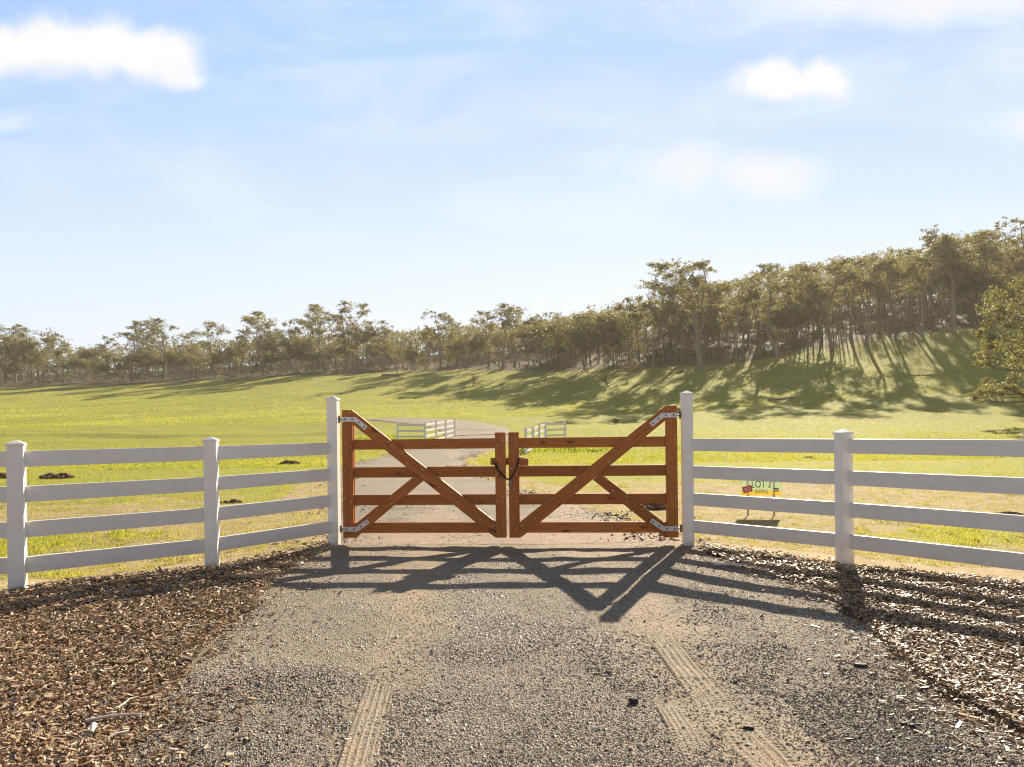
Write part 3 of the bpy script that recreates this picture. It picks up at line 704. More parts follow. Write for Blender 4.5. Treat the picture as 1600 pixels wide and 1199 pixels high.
for i in range(nl):
    s = (i + .5) / nl * seg[-1]; c = np.array([np.interp(s, seg, path[:, k]) for k in range(3)]); c2 = np.array([np.interp(s + .004, seg, path[:, k]) for k in range(3)])
    t_ = (c2 - c); t_ /= np.linalg.norm(t_) + 1e-9; n_ = np.cross(t_, (0, 1.0, .2)); n_ /= np.linalg.norm(n_); b_ = np.cross(t_, n_)
    parts.append(torus(c, t_, n_ if i % 2 else b_, .0165, .0098))
v, f = join(parts); link('links', mesh_np('links', v, f, smooth=True), M_CHAIN, cr_root)
pl = empty('padlock', mid + gd * .036 + Vector((0, 0, .832)), GATE_RZ); tag(pl, 'small brass padlock hanging from the chain between the gates', 'padlock')
bm = bmesh.new(); bm_box(bm, .042, .020, .050, (0, yf - .006, -.056), .006); link('body', bm_mesh('body', bm), M_BRASS, pl)
a = np.linspace(0, math.pi, 9); sh = [(-.013, yf - .006, -.036)] + [(-.013 * math.cos(q_), yf - .006, -.014 + .016 * math.sin(q_)) for q_ in a] + [(.013, yf - .006, -.036)]
v, f = tube(sh, .0036, 6); link('shackle', mesh_np('shackle', v, f, smooth=True), M_GALV, pl)

# ------------------------------------------------------------------ far entrance fences
RTF = [1.30 - .36 * k for k in range(4)]
def far_fence(label, pts):
    base = [P(px, 668, D) for px, D in pts]; base = [Vector((p.x, p.y, H1(p.x, p.y))) for p in base]
    c = base[0].copy(); root = empty('rail_fence', c); tag(root, label, 'fence', 'white fences at the far bend of the driveway')
    for p in base: add_post(root, p - c, .3, POSTM, 1.375)
    for a, b in zip(base[:-1], base[1:]):
        for zt in RTF: add_rail(root, a - c, b - c, zt, .13, .04)
far_fence('small white rail fence far off left of the drive, seen above the left gate', [(621, 45), (664, 44), (681, 47), (696, 50), (710, 53)])
far_fence('small white rail fence far off right of the drive, seen above the right gate', [(821, 37), (832, 39.5), (842, 42), (852, 45), (882.5, 46)])

# ------------------------------------------------------------------ lot sign
def _board_mat(q):
    o = objc(q); z = q.node('ShaderNodeSeparateXYZ', {0: o}).outputs[2]
    c = q.mix(q.ramp(z, .02, .10), (.80, .64, .10), (.62, .70, .52))
    d = pbsdf(q, c, .5); t_ = q.node('ShaderNodeBsdfTranslucent', {'Color': c}).outputs[0]
    m_ = q.node('ShaderNodeMixShader', {0: .6}); q.l.new(d, m_.inputs[1]); q.l.new(t_, m_.inputs[2]); return m_.outputs[0]
M_BOARD = mat('sign_board', _board_mat)
def flatm(n, c, r=.6): return mat(n, lambda q: pbsdf(q, q.mix(q.noise(objc(q), 30, 2), c, tuple(x * .85 for x in c)), r))
M_BLACK = flatm('print_black', (.012, .014, .012)); M_RED = flatm('print_red', (.55, .035, .03)); M_BLUE = flatm('print_navy', (.03, .04, .14)); M_WHITE = flatm('print_white', (.75, .70, .66)); M_STAKE = flatm('stake_black', (.015, .015, .016))
def text_mesh(s, size, ext=.001):
    cu_ = bpy.data.curves.new('t', 'FONT'); cu_.body = s; cu_.size = size; cu_.extrude = ext; cu_.align_x = 'CENTER'; cu_.align_y = 'CENTER'
    to = bpy.data.objects.new('t', cu_); COL.objects.link(to); dg = bpy.context.evaluated_depsgraph_get()
    me = bpy.data.meshes.new_from_object(to.evaluated_get(dg)); bpy.data.objects.remove(to); return me
sp = G(1190, 805); sr = empty('lot_sign', sp, R(-4)); tag(sr, 'yellow and pale green board reading LOT 3 on two black stakes behind the right fence', 'sign')
bw, bh, bz = .655, .42, .325
bm = bmesh.new(); bm_box(bm, bw, .005, bh, (0, 0, bh / 2)); bo = link('board', bm_mesh('board', bm), M_BOARD, sr); bo.location = (0, 0, bz)
for x in (-.215, .205):
    bm = bmesh.new(); bm_box(bm, .018, .018, .80, (0, 0, .34), .002); o = link('stake', bm_mesh('stake', bm), M_STAKE, sr); o.location = (x, .013, 0)
def sign_text(s, size, x, z, sx_=1.0, nm='lettering'):
    me = text_mesh(s, size); o = link(nm, me, M_BLACK, bo); o.location = (x, -.0045, z); o.rotation_euler = (math.pi / 2, 0, 0); o.scale = (sx_, 1, 1)
sign_text('LOT 3', .165, 0.0, .175, .72); sign_text('(8.029ha)', .080, 0.0, .062, .72)
bm = bmesh.new(); bm_box(bm, .155, .003, .105, (0, 0, 0)); o = link('sticker', bm_mesh('sticker', bm), M_RED, bo); o.location = (-.225, -.0045, .10); o.rotation_euler.y = R(-14)
bm = bmesh.new()
for dz, ln in ((.022, .11), (-.004, .12), (-.028, .10)): bm_box(bm, ln, .002, .009, (0, 0, dz))
q_ = link('print', bm_mesh('print', bm), M_WHITE, o); q_.location = (0, -.003, 0)
for dz, mt, hh in ((.108, M_BLUE, .018), (.088, M_WHITE, .018), (.068, M_RED, .018)):
    bm = bmesh.new(); bm_box(bm, .085, .003, hh, (0, 0, 0)); o = link('logo_band', bm_mesh('logo_band', bm), mt, bo); o.location = (.235, -.0045, dz)

# ------------------------------------------------------------------ trees
def branch_tree(seed, Ht, kind):
    r = random.Random(seed); parts = []; tips = []
    cfg = {'open': dict(fork=(.22, .34), n=(3, 4), lv=3, up=.25, sp=(.45, .85), ratio=.66, first=.34),
           'tall': dict(fork=(.40, .55), n=(2, 3), lv=3, up=.35, sp=(.30, .65), ratio=.62, first=.25),
           'lacy': dict(fork=(.30, .46), n=(3, 4), lv=3, up=.28, sp=(.40, .80), ratio=.68, first=.30),
           'pole': dict(fork=(.60, .74), n=(2, 3), lv=2, up=.35, sp=(.30, .65), ratio=.62, first=.17),
           'bushy': dict(fork=(.08, .16), n=(4, 5), lv=3, up=.18, sp=(.45, 1.0), ratio=.66, first=.38)}[kind]
    def grow(p, d, L, rad, lv):
        n = 4; pts = [np.array(p)]; d = np.array(d, float)
        for i in range(n):
            d = d + np.array([r.gauss(0, .16), r.gauss(0, .16), r.gauss(0, .10) + cfg['up'] * .3]); d /= np.linalg.norm(d)
            pts.append(pts[-1] + d * L / n)
        parts.append(tube(pts, np.linspace(rad, rad * .62, n + 1), 7 if lv >= 3 else 5 if lv > 1 else 4))
        if lv == 0: tips.append((pts[-1], rad)); return
        if (lv == 1 and r.random() < .75) or (lv == 2 and r.random() < .6): tips.append((pts[2] + np.array([r.gauss(0, .3), r.gauss(0, .3), .3]), rad))
        k = r.choice((2, 3)) if lv > 1 else r.choice((2, 2, 3)); a0 = r.random() * 6.28
        for i in range(k):
            th = r.uniform(*cfg['sp']); az = a0 + 6.28 * i / k + r.gauss(0, .3)
            u = np.cross(d, (0.3, .2, 1.0)); u /= np.linalg.norm(u); w = np.cross(d, u)
            nd = d * math.cos(th) + (u * math.cos(az) + w * math.sin(az)) * math.sin(th); nd[2] += cfg['up'] * .4
            grow(pts[-1] if i else pts[-1], nd / np.linalg.norm(nd), L * cfg['ratio'] * r.uniform(.75, 1.2), rad * .60, lv - 1)
    R0 = .0145 * Ht if kind in ('open', 'bushy', 'lacy') else .0095 * Ht
    fz = r.uniform(*cfg['fork']) * Ht; lx, ly = r.gauss(0, .03) * Ht, r.gauss(0, .03) * Ht
    tp = [(0, 0, -.3), (lx * .1, ly * .1, fz * .15), (lx * .5 + r.gauss(0, .08), ly * .4, fz * .55), (lx, ly, fz)]
    parts.append(tube(tp, [R0 * 1.35, R0 * 1.08, R0 * .9, R0 * .8], 8))
    n = r.randint(*cfg['n'])
    a0 = r.random() * 6.28
    if kind in ('lacy', 'open', 'tall', 'pole'):
        # one or two wandering leaders that carry limbs all the way up
        rad_c = {'lacy': .25, 'open': .29, 'tall': .21, 'pole': .14}[kind] * Ht; nl = {'lacy': 5, 'open': 6, 'tall': 5, 'pole': 4}[kind]
        two = kind in ('lacy', 'open') and r.random() < .65
        for q in range(2 if two else 1):
            az0 = a0 + math.pi * q; tilt = r.uniform(.16, .36) if two else r.uniform(0, .12)
            d = np.array([math.cos(az0) * tilt, math.sin(az0) * tilt, 1.0]); p = np.array([lx, ly, fz]); pts = [p]; top_ = Ht * r.uniform(.80, .97) if q else Ht * .95
            while pts[-1][2] < top_ - .6:
                d = d + np.array([r.gauss(0, .16), r.gauss(0, .16), .12]); d /= np.linalg.norm(d); pts.append(pts[-1] + d * Ht * .07)
            m_ = len(pts); rads = np.linspace(R0 * (.60 if two else .75), R0 * .12, m_); parts.append(tube(pts, rads, 6)); tips.append((pts[-1], .02))
            for j in range(nl):
                u_ = (j + r.random() * .8) / nl; k_ = min(int(u_ * (m_ - 1)), m_ - 2); pp = pts[k_]; az = a0 + 2.4 * j + 1.3 * q + r.gauss(0, .4)
                th = r.uniform(.55, 1.15); Lq = rad_c * (1.05 - .55 * u_) * r.uniform(.65, 1.25) * .62
                grow(pp, (math.cos(az) * math.sin(th), math.sin(az) * math.sin(th), math.cos(th)), Lq, rads[k_] * .55, 2 if kind != 'pole' else 1)
        n = 0
    for i in range(n):
        az = a0 + 6.28 * i / n + r.gauss(0, .35); th = r.uniform(.25, .75) if kind != 'bushy' else r.uniform(.25, 1.05)
        grow((lx, ly, fz), (math.cos(az) * math.sin(th), math.sin(az) * math.sin(th), math.cos(th)), Ht * cfg['first'] * r.uniform(.75, 1.15), R0 * .55, cfg['lv'])
    v, f = join(parts); tp = np.array([t_[0] for t_ in tips])
    k = Ht * .955 / max(tp[:, 2].max(), 1e-3); sc = np.array([max(min(k, 1.15), .8)] * 2 + [k])
    return v * sc, f, tp * sc
def leaves(tips, seed, nper, rx, rz, ll, lw, cols, fill=.0):
    r = np.random.RandomState(seed); T = len(tips)
    per = (nper * (.55 + .9 * r.rand(T))).astype(int); ci = np.repeat(np.arange(T), per); n = len(ci)
    cr_ = rx * (.65 + .75 * r.rand(T)); d = r.randn(n, 3); d /= np.linalg.norm(d, axis=1)[:, None]; rad = r.rand(n) ** .55
    # several tufts inside each clump so that its outline is uneven
    tuft = r.randn(T, 5, 3) * np.array([.55, .55, .50]); ti = r.randint(0, 5, n)
    o = tuft[ci, ti] + d * rad[:, None] * .55
    c = tips[ci] + o * np.stack([cr_[ci], cr_[ci], cr_[ci] * rz / rx], -1)
    a = r.randn(n, 3); a[:, 2] -= .7; a /= np.linalg.norm(a, axis=1)[:, None]; w = np.cross(a, r.randn(n, 3)); w /= np.linalg.norm(w, axis=1)[:, None] + 1e-9
    L = ll * (.6 + .8 * r.rand(n))[:, None] * .5; B = lw * (.6 + .8 * r.rand(n))[:, None] * .5
    v = np.stack([c - a * L, c + w * B, c + a * L, c - w * B], 1).reshape(-1, 3)
    f = np.arange(4 * n).reshape(n, 4); pal = np.array(cols); tone = .50 + .9 * r.rand(T)
    col = pal[r.randint(0, len(pal), n)] * (tone[ci] * (.8 + .4 * r.rand(n)))[:, None]
    return v, f, np.repeat(col, 4, 0)
GUM = [(.108, .122, .046), (.142, .150, .056), (.076, .090, .038), (.178, .168, .064), (.20, .155, .066), (.34, .27, .10)]
DARK = [(.070, .078, .038), (.095, .100, .046), (.058, .066, .034), (.125, .115, .052)]
PROTO = {}
for kind, spec in {'open': [(101, 15), (102, 15), (103, 15), (104, 15)], 'tall': [(201, 15), (202, 15), (203, 15), (204, 15)], 'pole': [(401, 15), (402, 15), (403, 15), (404, 15)], 'lacy': [(501, 15), (502, 15), (503, 15), (504, 15), (505, 15)], 'bushy': [(301, 9), (302, 9), (303, 9)]}.items():
    for sd_, Ht in spec:
        v, f, tips = branch_tree(sd_, Ht, kind)
        tm = mesh_np('trunk', v, f, smooth=True)
        if kind == 'bushy': lv = leaves(tips, sd_, 85, 1.10, .80, .36, .15, DARK)
        elif kind == 'open': lv = leaves(tips, sd_, 82, .80, .62, .32, .125, GUM)
        elif kind == 'lacy': lv = leaves(tips, sd_, 58, .60, .46, .30, .115, GUM)
        elif kind == 'pole': lv = leaves(tips, sd_, 80, .82, .60, .32, .125, GUM)
        else: lv = leaves(tips, sd_, 84, .86, .64, .32, .125, GUM)
        cm = mesh_np('crown', *lv)
        tm.materials.append(M_BARK); cm.materials.append(M_LEAF)
        PROTO.setdefault(kind, []).append((tm, cm, Ht, len(tips)))
        print('proto', kind, sd_, 'tips', len(tips), 'leaves', len(lv[1]))
def plant(name, px, py, top, kind, v, label, cat, group, rz, spread=1.0, at=None):
    b = hit(px, py) if at is None else at
    if at is None and px < 600:
        k = (b.y + 19) / b.y; b = Vector((b.x * k, b.y * k, H1(b.x * k, b.y * k)))
    D = b.y; ht = max((py - top) / F * D, 2.0) if at is None else top
    tm, cm, Ht, _ = PROTO[kind][v % len(PROTO[kind])]; s = ht / Ht
    root = empty(name, b, rz); tag(root, label, cat, group)
    for nm, me in (('trunk', tm), ('crown', cm)):
        o = bpy.data.objects.new(nm, me); COL.objects.link(o); o.parent = root; o.scale = (s * spread, s * spread, s)
    return root
FG = 'gum trees along the front of the wood'
FRONT = [
 (10, 606, 513, 'open', 0, 1.1, 'ragged gum tree cut by the left edge of the photo'),
 (52, 607, 524, 'bushy', 0, .9, 'leafy rounded gum second from the left edge of the photo'),
 (98, 606, 536, 'tall', 0, 1.1, 'slim gum in the dip of the skyline left of the near left fence post'),
 (150, 605, 548, 'bushy', 1, .8, 'low grey leafy gum in shade right of the near left fence post'),
 (206, 605, 507, 'lacy', 1, 1.1, 'slim gum with a small wispy top standing alone above the left wood'),
 (218, 605, 552, 'bushy', 2, 1.0, 'dark rounded low gum below the wispy topped slim gum'),
 (255, 601, 503, 'lacy', 1, 1.0, 'tall gum with clumpy flat crown between wispy slim gum and short fence post'),
 (290, 600, 546, 'bushy', 0, .9, 'dark low rounded gum left of the short left fence post'),
 (336, 598, 510, 'open', 2, 1.1, 'open crowned gum directly above the short left fence post'),
 (368, 596, 540, 'bushy', 1, .9, 'orange tinged low gum right of the short left fence post'),
 (412, 594, 494, 'lacy', 3, 1.1, 'wide lacy gum crown at the left shoulder of the tall left cluster'),
 (440, 593, 528, 'bushy', 2, 1.1, 'dark grey domed gum at the foot of the tall left cluster'),
 (478, 590, 545, 'bushy', 0, .9, 'pale yellowish low gum in front of the tall left cluster'),
 (508, 588, 484, 'open', 0, 1.0, 'big dense crowned gum left of the tallest one in the left wood'),
 (541, 588, 477, 'lacy', 2, .85, 'tallest gum of the left wood, straight trunk above the left gate post'),
 (562, 586, 512, 'bushy', 1, .9, 'leaning leafy gum at the right end of the left wood'),
 (598, 582, 507, 'lacy', 2, .9, 'lone slender gum in the skyline gap above the left gate brace'),
 (640, 581, 540, 'bushy', 2, .9, 'low hazy gum just right of the skyline gap'),
 (688, 579, 488, 'lacy', 3, .9, 'gum with clumped flat top right of the skyline gap'),
 (728, 578, 518, 'bushy', 0, .9, 'hazy low gum above the little bare shrub'),
 (785, 577, 471, 'lacy', 1, 1.0, 'wide topped gum high over the middle of the gates'),
 (826, 578, 490, 'tall', 3, 1.2, 'gum filling the skyline just right of the wide topped middle gum'),
 (868, 583, 492, 'bushy', 1, 1.25, 'broad many stemmed gum standing forward with forked trunks'),
 (912, 578, 498, 'bushy', 2, 1.2, 'round grey green gum just right of the forked many stemmed gum'),
 (962, 577, 476, 'bushy', 0, 1.15, 'leaning wide gum at the left foot of the hill'),
 (1021, 581, 446, 'tall', 0, 1.2, 'thin stemmed yellowish gum left of the big pale trunked gum'),
 (1095, 578, 402, 'lacy', 2, 1.25, 'big spreading gum with pale trunk left of the tall right gate post line'),
 (1150, 573, 450, 'tall', 2, 1.1, 'slim gum between the big pale trunked gum and the twin trunked gum'),
 (1216, 561, 414, 'open', 0, 1.1, 'twin trunked gum standing forward of the hill wood'),
 (1262, 556, 432, 'tall', 1, 1.1, 'slim gum just right of the twin trunked gum'),
 (1300, 549, 405, 'lacy', 3, 1.0, 'high crowned gum above the short right fence post'),
 (1354, 540, 402, 'lacy', 1, 1.0, 'gum with dark trunk at the top of the grassy shadow'),
 (1400, 533, 392, 'tall', 3, 1.2, 'slim hill gum beside the dark trunked gum'),
 (1442, 528, 376, 'tall', 0, 1.2, 'slim hill gum left of the tallest hilltop gum'),
 (1490, 520, 345, 'lacy', 0, 1.0, 'tallest gum on the hilltop with detached leaf clumps at the top'),
 (1545, 515, 358, 'open', 2, 1.0, 'hilltop gum between the tallest one and the right edge'),
 (1600, 511, 350, 'lacy', 3, 1.0, 'hilltop gum cut by the right edge of the photo'),
]
rr = random.Random(5)
for px, py, top, kind, v, sp_, lb in FRONT:
    plant('gum_tree', px, py, top, kind, v, lb, 'tree', FG, rr.uniform(0, 6.28), sp_ * (1.45 if kind == 'lacy' else 1.3 if kind == 'open' else 1.0))
TOP = np.array([(-300, 520), (0, 528), (60, 535), (110, 540), (200, 535), (330, 532), (430, 515), (540, 512), (580, 535), (610, 545), (650, 535), (700, 522), (760, 505), (830, 500), (900, 498), (960, 485), (1000, 478), (1040, 455), (1100, 440), (1180, 445), (1260, 438), (1330, 425), (1400, 410), (1480, 385), (1600, 380), (2000, 380)], float)
def back_rows(n, px0, px1, d0, d1, label, group, kinds, seed):
    r = random.Random(seed); done = []
    tries = 0
    while len(done) < n and tries < n * 40:
        tries += 1
        px = r.uniform(px0, px1); base = float(np.interp(px, [-500, 0, 250, 480, 700, 860, 1000, 1150, 1350, 1600, 2100], [160, 163, 160, 151, 150, 128, 118, 113, 109, 107, 96]))
        D = base + d0 + (d1 - d0) * r.random() ** 1.4; x = (px - 800) / F * D
        if any((x - a) ** 2 + (D - b) ** 2 < 6.0 for a, b in done): continue
        z = H1(x, D); py0 = HOR - (z - CAMZ) / D * F
        top = float(np.interp(px, TOP[:, 0], TOP[:, 1])) + r.uniform(8, 52)
        ht = (py0 - top) / F * D
        if ht < 5: ht = 5 + r.random() * 2
        ht = min(ht, 21)
        done.append((x, D))
        plant('gum_tree', px, py0, ht, r.choice(kinds), r.randint(0, 9), label, 'tree', group, r.uniform(0, 6.28), r.uniform(.85, 1.25), at=Vector((x, D, z)))
KB = ['pole', 'tall', 'pole', 'lacy', 'bushy']
back_rows(78, -120, 600, 3, 55, 'gum tree packed among others deep in the left wood', 'trees deep in the left wood', KB, 1)
back_rows(42, 600, 1000, 4, 55, 'hazy gum tree packed among others behind the middle of the wood', 'trees deep in the middle wood', KB, 2)
back_rows(110, 1000, 1720, 3, 50, 'gum tree crowded among others on the hill at right', 'trees deep in the hill wood', ['pole', 'pole', 'pole', 'tall', 'open', 'bushy'], 3)

EMG = [(25, 518), (70, 527), (165, 523), (235, 515), (300, 518), (380, 512), (425, 503), (455, 498), (490, 494), (525, 492), (668, 505), (705, 503), (765, 484), (805, 478), (845, 484), (890, 488), (935, 488), (985, 462), (1045, 416), (1075, 404), (1125, 424), (1185, 428), (1245, 424), (1285, 416), (1330, 406), (1375, 398), (1420, 386), (1455, 372), (1520, 362), (1570, 356)]
r = random.Random(88)
for i, (px, top) in enumerate(EMG):
    base = float(np.interp(px, [-500, 0, 250, 480, 700, 860, 1000, 1150, 1350, 1600, 2100], [160, 163, 160, 151, 150, 128, 118, 113, 109, 107, 96]))
    D = base + (22 if px < 600 else 5) + 8 * r.random(); x = (px - 800) / F * D; z = H1(x, D)
    zt = CAMZ + (HOR - top) / F * D - (px - 800) / F * D * math.tan(ROLL)
    plant('gum_tree', px, 0, zt - z, 'lacy', i, 'lacy topped gum tree standing above its neighbours along the skyline', 'tree', 'lacy gum trees rising above the wood', r.uniform(0, 6.28), r.uniform(.9, 1.35), at=Vector((x, D, z)))

# undergrowth and the wood's far mass, which nobody could count
def scrub_mass(name, label, N, d0, d1, h0, h1, size, cols, mt, seed, ll, lw, nper):
    r = np.random.RandomState(seed); px = r.uniform(-350, 1950, N)
    base = np.interp(px, [-500, 0, 250, 480, 700, 860, 1000, 1150, 1350, 1600, 2100], [160, 163, 160, 151, 150, 128, 118, 113, 109, 107, 96])
    D = base + d0 + (d1 - d0) * r.rand(N); x = (px - 800) / F * D; z = H(x, D)
    tips = np.c_[x, D, z + h0 + (h1 - h0) * r.rand(N) * np.interp(px, [900, 1250], [.62, 1.0])]
    v, f, c = leaves(tips, seed, nper, size, size * .75, ll, lw, cols)
    tag(link(name, mesh_np(name, v, f, c), mt), label, None, None, 'stuff')
scrub_mass('undergrowth', 'dry brown scrub between the trunks of the wood', 1500, 2, 50, .2, 1.8, .85, [(.13, .10, .06), (.10, .09, .05), (.16, .12, .075)], M_SCRUB, 61, .40, .12, 34)
scrub_mass('distant_wood', 'far wooded slope behind the front rows of trees', 5000, 40, 85, .5, 12.5, 1.5, DARK, M_LEAF, 62, .60, .30, 40)

r = np.random.RandomState(64); N = 1000; px = r.uniform(-200, 1800, N)
base = np.interp(px, [-500, 0, 250, 480, 700, 860, 1000, 1150, 1350, 1600, 2100], [160, 163, 160, 151, 150, 128, 118, 113, 109, 107, 96])
D = base + np.where(px < 600, 18, 3) + 40 * r.rand(N) ** 1.3; x = (px - 800) / F * D; z = H(x, D); hh = 3.5 + 5.5 * r.rand(N); rd = .045 + .055 * r.rand(N)
VV = []
for k in range(4):
    a = k * math.pi / 2
    VV.append(np.stack([x + np.cos(a) * rd, D + np.sin(a) * rd, z - .2], -1)); VV.append(np.stack([x + r.randn(N) * 0 + hh * .08 * np.sin(px * 9.1) + np.cos(a) * rd * .5, D + np.sin(a) * rd * .5, z + hh], -1))
VV = np.stack(VV, 1).reshape(-1, 3); fq = np.array([(0, 2, 3, 1), (2, 4, 5, 3), (4, 6, 7, 5), (6, 0, 1, 7)])
tag(link('thicket', mesh_np('thicket', VV, (fq[None] + (np.arange(N) * 8)[:, None, None]).reshape(-1, 4)), M_BARK), 'crowded thin trunks in the shade of the wood', None, None, 'stuff')

# tree at the right edge, nearer, its trunk outside the frame
ED = 54.0
tb = P(1668, 668, ED); tb.z = H1(tb.x, tb.y)
root = empty('olive_tree', tb); tag(root, 'nearer olive green leafy tree reaching in from the right edge with low bare boughs', 'tree')
clumps = [(1585, 470, 42), (1610, 462, 42), (1560, 500, 30), (1545, 522, 22), (1590, 512, 38), (1572, 540, 28), (1605, 545, 36), (1538, 552, 14), (1585, 568, 20), (1536, 566, 14), (1560, 600, 20), (1540, 612, 18), (1582, 602, 24), (1530, 625, 12), (1606, 598, 24), (1560, 618, 14), (1640, 490, 50), (1660, 540, 60), (1650, 600, 40), (1700, 480, 60), (1720, 560, 60), (1560, 485, 18), (1600, 625, 12)]
tr_pts = [(0, 0, -.4), (.1, 0, 1.2), (-.1, .1, 3.0), (.1, .1, 5.5), (0, 0, 8.5)]
parts = [tube(tr_pts, [.34, .28, .24, .17, .06], 9)]; tips = []; rad = []
rq = random.Random(9)
for px, py, r_ in clumps:
    q_ = P(px, py, ED + rq.uniform(-1.6, 1.6)) - tb; q_ = np.array(q_); tips.append(q_); rad.append(r_ / F * ED)
    zs = max(.8, min(8.0, q_[2] - (1.6 if q_[2] > 3 else -.2))); s0 = np.array([0.0, 0, zs]); m1 = s0 * .55 + q_ * .45 + np.array([rq.gauss(0, .2), rq.gauss(0, .2), -.35 if q_[2] < 4 else .1]); m2 = s0 * .2 + q_ * .8 + np.array([rq.gauss(0, .15), rq.gauss(0, .15), -.25])
    parts.append(tube([s0, s0 * .8 + m1 * .2, m1, m2, q_], [.10, .085, .065, .045, .018], 6))
    for _ in range(3):
        e = q_ + np.array([rq.gauss(0, .5), rq.gauss(0, .5), rq.gauss(.1, .3)]); parts.append(tube([m2, (m2 + e) / 2 + np.array([0, 0, -.08]), e], [.035, .022, .01], 4))
v, f = join(parts); link('trunk', mesh_np('trunk', v, f, smooth=True), M_BARK, root)
LV = []
for i, (t_, r_) in enumerate(zip(tips, rad)):
    LV.append(leaves(np.array([t_]), 700 + i, int(320 * max(r_, .6) ** 1.6), r_ * .85, r_ * .66, .26, .095, [(.10, .115, .030), (.19, .19, .045), (.065, .075, .026), (.30, .26, .07)]))
o_ = 0; VV, FF, CC = [], [], []
for v, f, c in LV: VV.append(v); FF.append(f + o_); CC.append(c); o_ += len(v)
link('crown', mesh_np('crown', np.concatenate(VV), np.concatenate(FF), np.concatenate(CC)), M_LEAF, root)

# ------------------------------------------------------------------ shrubs, logs, mounds, small things
def shrub(name, px, py, hpx, label, seed, leafy, cols):
    b = hit(px, py); h = hpx / F * b.y; r = random.Random(seed); root = empty(name, b); tag(root, label, 'shrub', None); parts = []; tips = []
    for i in range(14):
        a = r.random() * 6.28; th = r.uniform(.1, .85); d = np.array([math.cos(a) * math.sin(th), math.sin(a) * math.sin(th), math.cos(th)]); L = h * r.uniform(.6, 1.0)
        p1 = d * L * .5 + np.array([0, 0, L * .05]); e = d * L; parts.append(tube([(0, 0, -.05), p1, e], [.022, .014, .006], 4))
        for _ in range(3):
            q_ = p1 + (e - p1) * r.random(); e2 = q_ + np.array([r.gauss(0, .22), r.gauss(0, .22), abs(r.gauss(.2, .12))]) * h; parts.append(tube([q_, e2], [.009, .004], 3)); tips.append(e2)
        tips.append(e)
    v, f = join(parts); link('stems', mesh_np('stems', v, f), M_DEADWOOD, root)
    if leafy: link('foliage', mesh_np('foliage', *leaves(np.array(tips), seed, leafy, h * .16, h * .14, .14, .06, cols)), M_SCRUB, root)
shrub('bare_shrub', 740, 603, 16, 'little half bare shrub alone in the middle of the sunny paddock', 1, 12, [(.16, .11, .06), (.13, .11, .05)])
shrub('dry_bush', 990, 583, 18, 'pinkish dry bush at the foot of the hill left of the big pale trunked gum', 2, 30, [(.28, .17, .11), (.22, .14, .09)])
shrub('dry_bush', 947, 602, 11, 'low dry bush on the edge of the long tree shadow', 3, 20, [(.26, .19, .10), (.22, .16, .08)])
shrub('seedling', 962, 663, 7, 'tiny upright seedling in the grass above the right gate', 4, 12, [(.16, .15, .05), (.2, .17, .06)])
def mound(px, py, wpx, hpx, label, seed, mt=M_EARTH, clod=26):
    b = hit(px, py); s = b.y / F; w, h = wpx * s / 2, hpx * s; r = np.random.RandomState(seed)
    bm = bmesh.new()
    for i in range(clod):
        a = r.rand() * 6.283; q = r.rand() ** .6; k = (1 - q) * .75 + .25; sz = h * (.30 + .35 * r.rand()) * k + .012
        bmesh.ops.create_icosphere(bm, subdivisions=2, radius=1, matrix=Matrix.Translation((math.cos(a) * q * w, math.sin(a) * q * w * .6, sz * .25 + h * .45 * k * r.rand())) @ Matrix.Rotation(r.rand() * 6, 4, 'Z') @ Matrix.Diagonal((sz * (1.1 + r.rand()), sz * (.9 + .6 * r.rand()), sz * (.7 + .4 * r.rand()), 1)))
    for v in bm.verts:
        n = fbm(np.array(v.co.x / h * 2.1 + seed), np.array(v.co.y / h * 2.1 + v.co.z / h * 1.7), 3) - .5; v.co += v.normal * float(n) * h * .35 if v.normal.length else Vector()
    o = link('dirt_mound', bm_mesh('dirt_mound', bm), mt); o.location = b; tag(o, label, 'dirt mound', 'mounds of turned earth in the grass')
mound(88, 749, 62, 12, 'dark clod heap behind the top rails beside the near left fence post', 1)
mound(4, 749, 24, 9, 'dark clod heap behind the fence at the left edge of the photo', 2)
mound(362, 786, 40, 7, 'flat dark clod heap just right of the short left fence post', 3)
mound(453, 727, 36, 7, 'dark clod heap beneath the top rail of the left fence near the gate post', 4)
mound(1022, 797, 46, 15, 'dark clod heap behind the right gate beside its lower hinge', 5)
mound(1578, 808, 62, 9, 'dark clod heap behind the right fence at the right edge of the photo', 6)
mound(1265, 716, 20, 3, 'tiny dark clod patch between the rails of the right fence', 7, clod=9)
def log_(px, py, lpx, ang, label, seed, rpx=1.6):
    b = hit(px, py); s = b.y / F; r = random.Random(seed); L = lpx * s; rad = rpx * s; pts = []
    for i in range(6): 
        t_ = (i / 5 - .5) * L; x = b.x + t_ * math.cos(ang); y = b.y + t_ * math.sin(ang); pts.append((x - b.x, y - b.y, H1(x, y) - b.z + rad * .7 + r.gauss(0, rad * .2)))
    parts = [tube(pts, np.linspace(rad, rad * .55, 6), 7)]
    for _ in range(2):
        q_ = np.array(pts[r.randint(1, 4)]); parts.append(tube([q_, q_ + np.array([r.gauss(0, .5), r.gauss(0, .3), abs(r.gauss(.5, .3))])], [rad * .4, rad * .15], 5))
    v, f = join(parts); o = link('fallen_log', mesh_np('fallen_log', v, f, smooth=True), M_DEADWOOD); o.location = b; tag(o, label, 'log', 'fallen logs along the wood edge')
log_(612, 587, 30, .2, 'dark fallen log below the lone slender gum in the skyline gap', 1, 1.8)
log_(360, 595, 18, -.1, 'pale fallen log at the foot of the left wood', 2)
log_(1064, 582, 14, .5, 'pale stub of log at the foot of the big pale trunked gum', 3, 2.2)
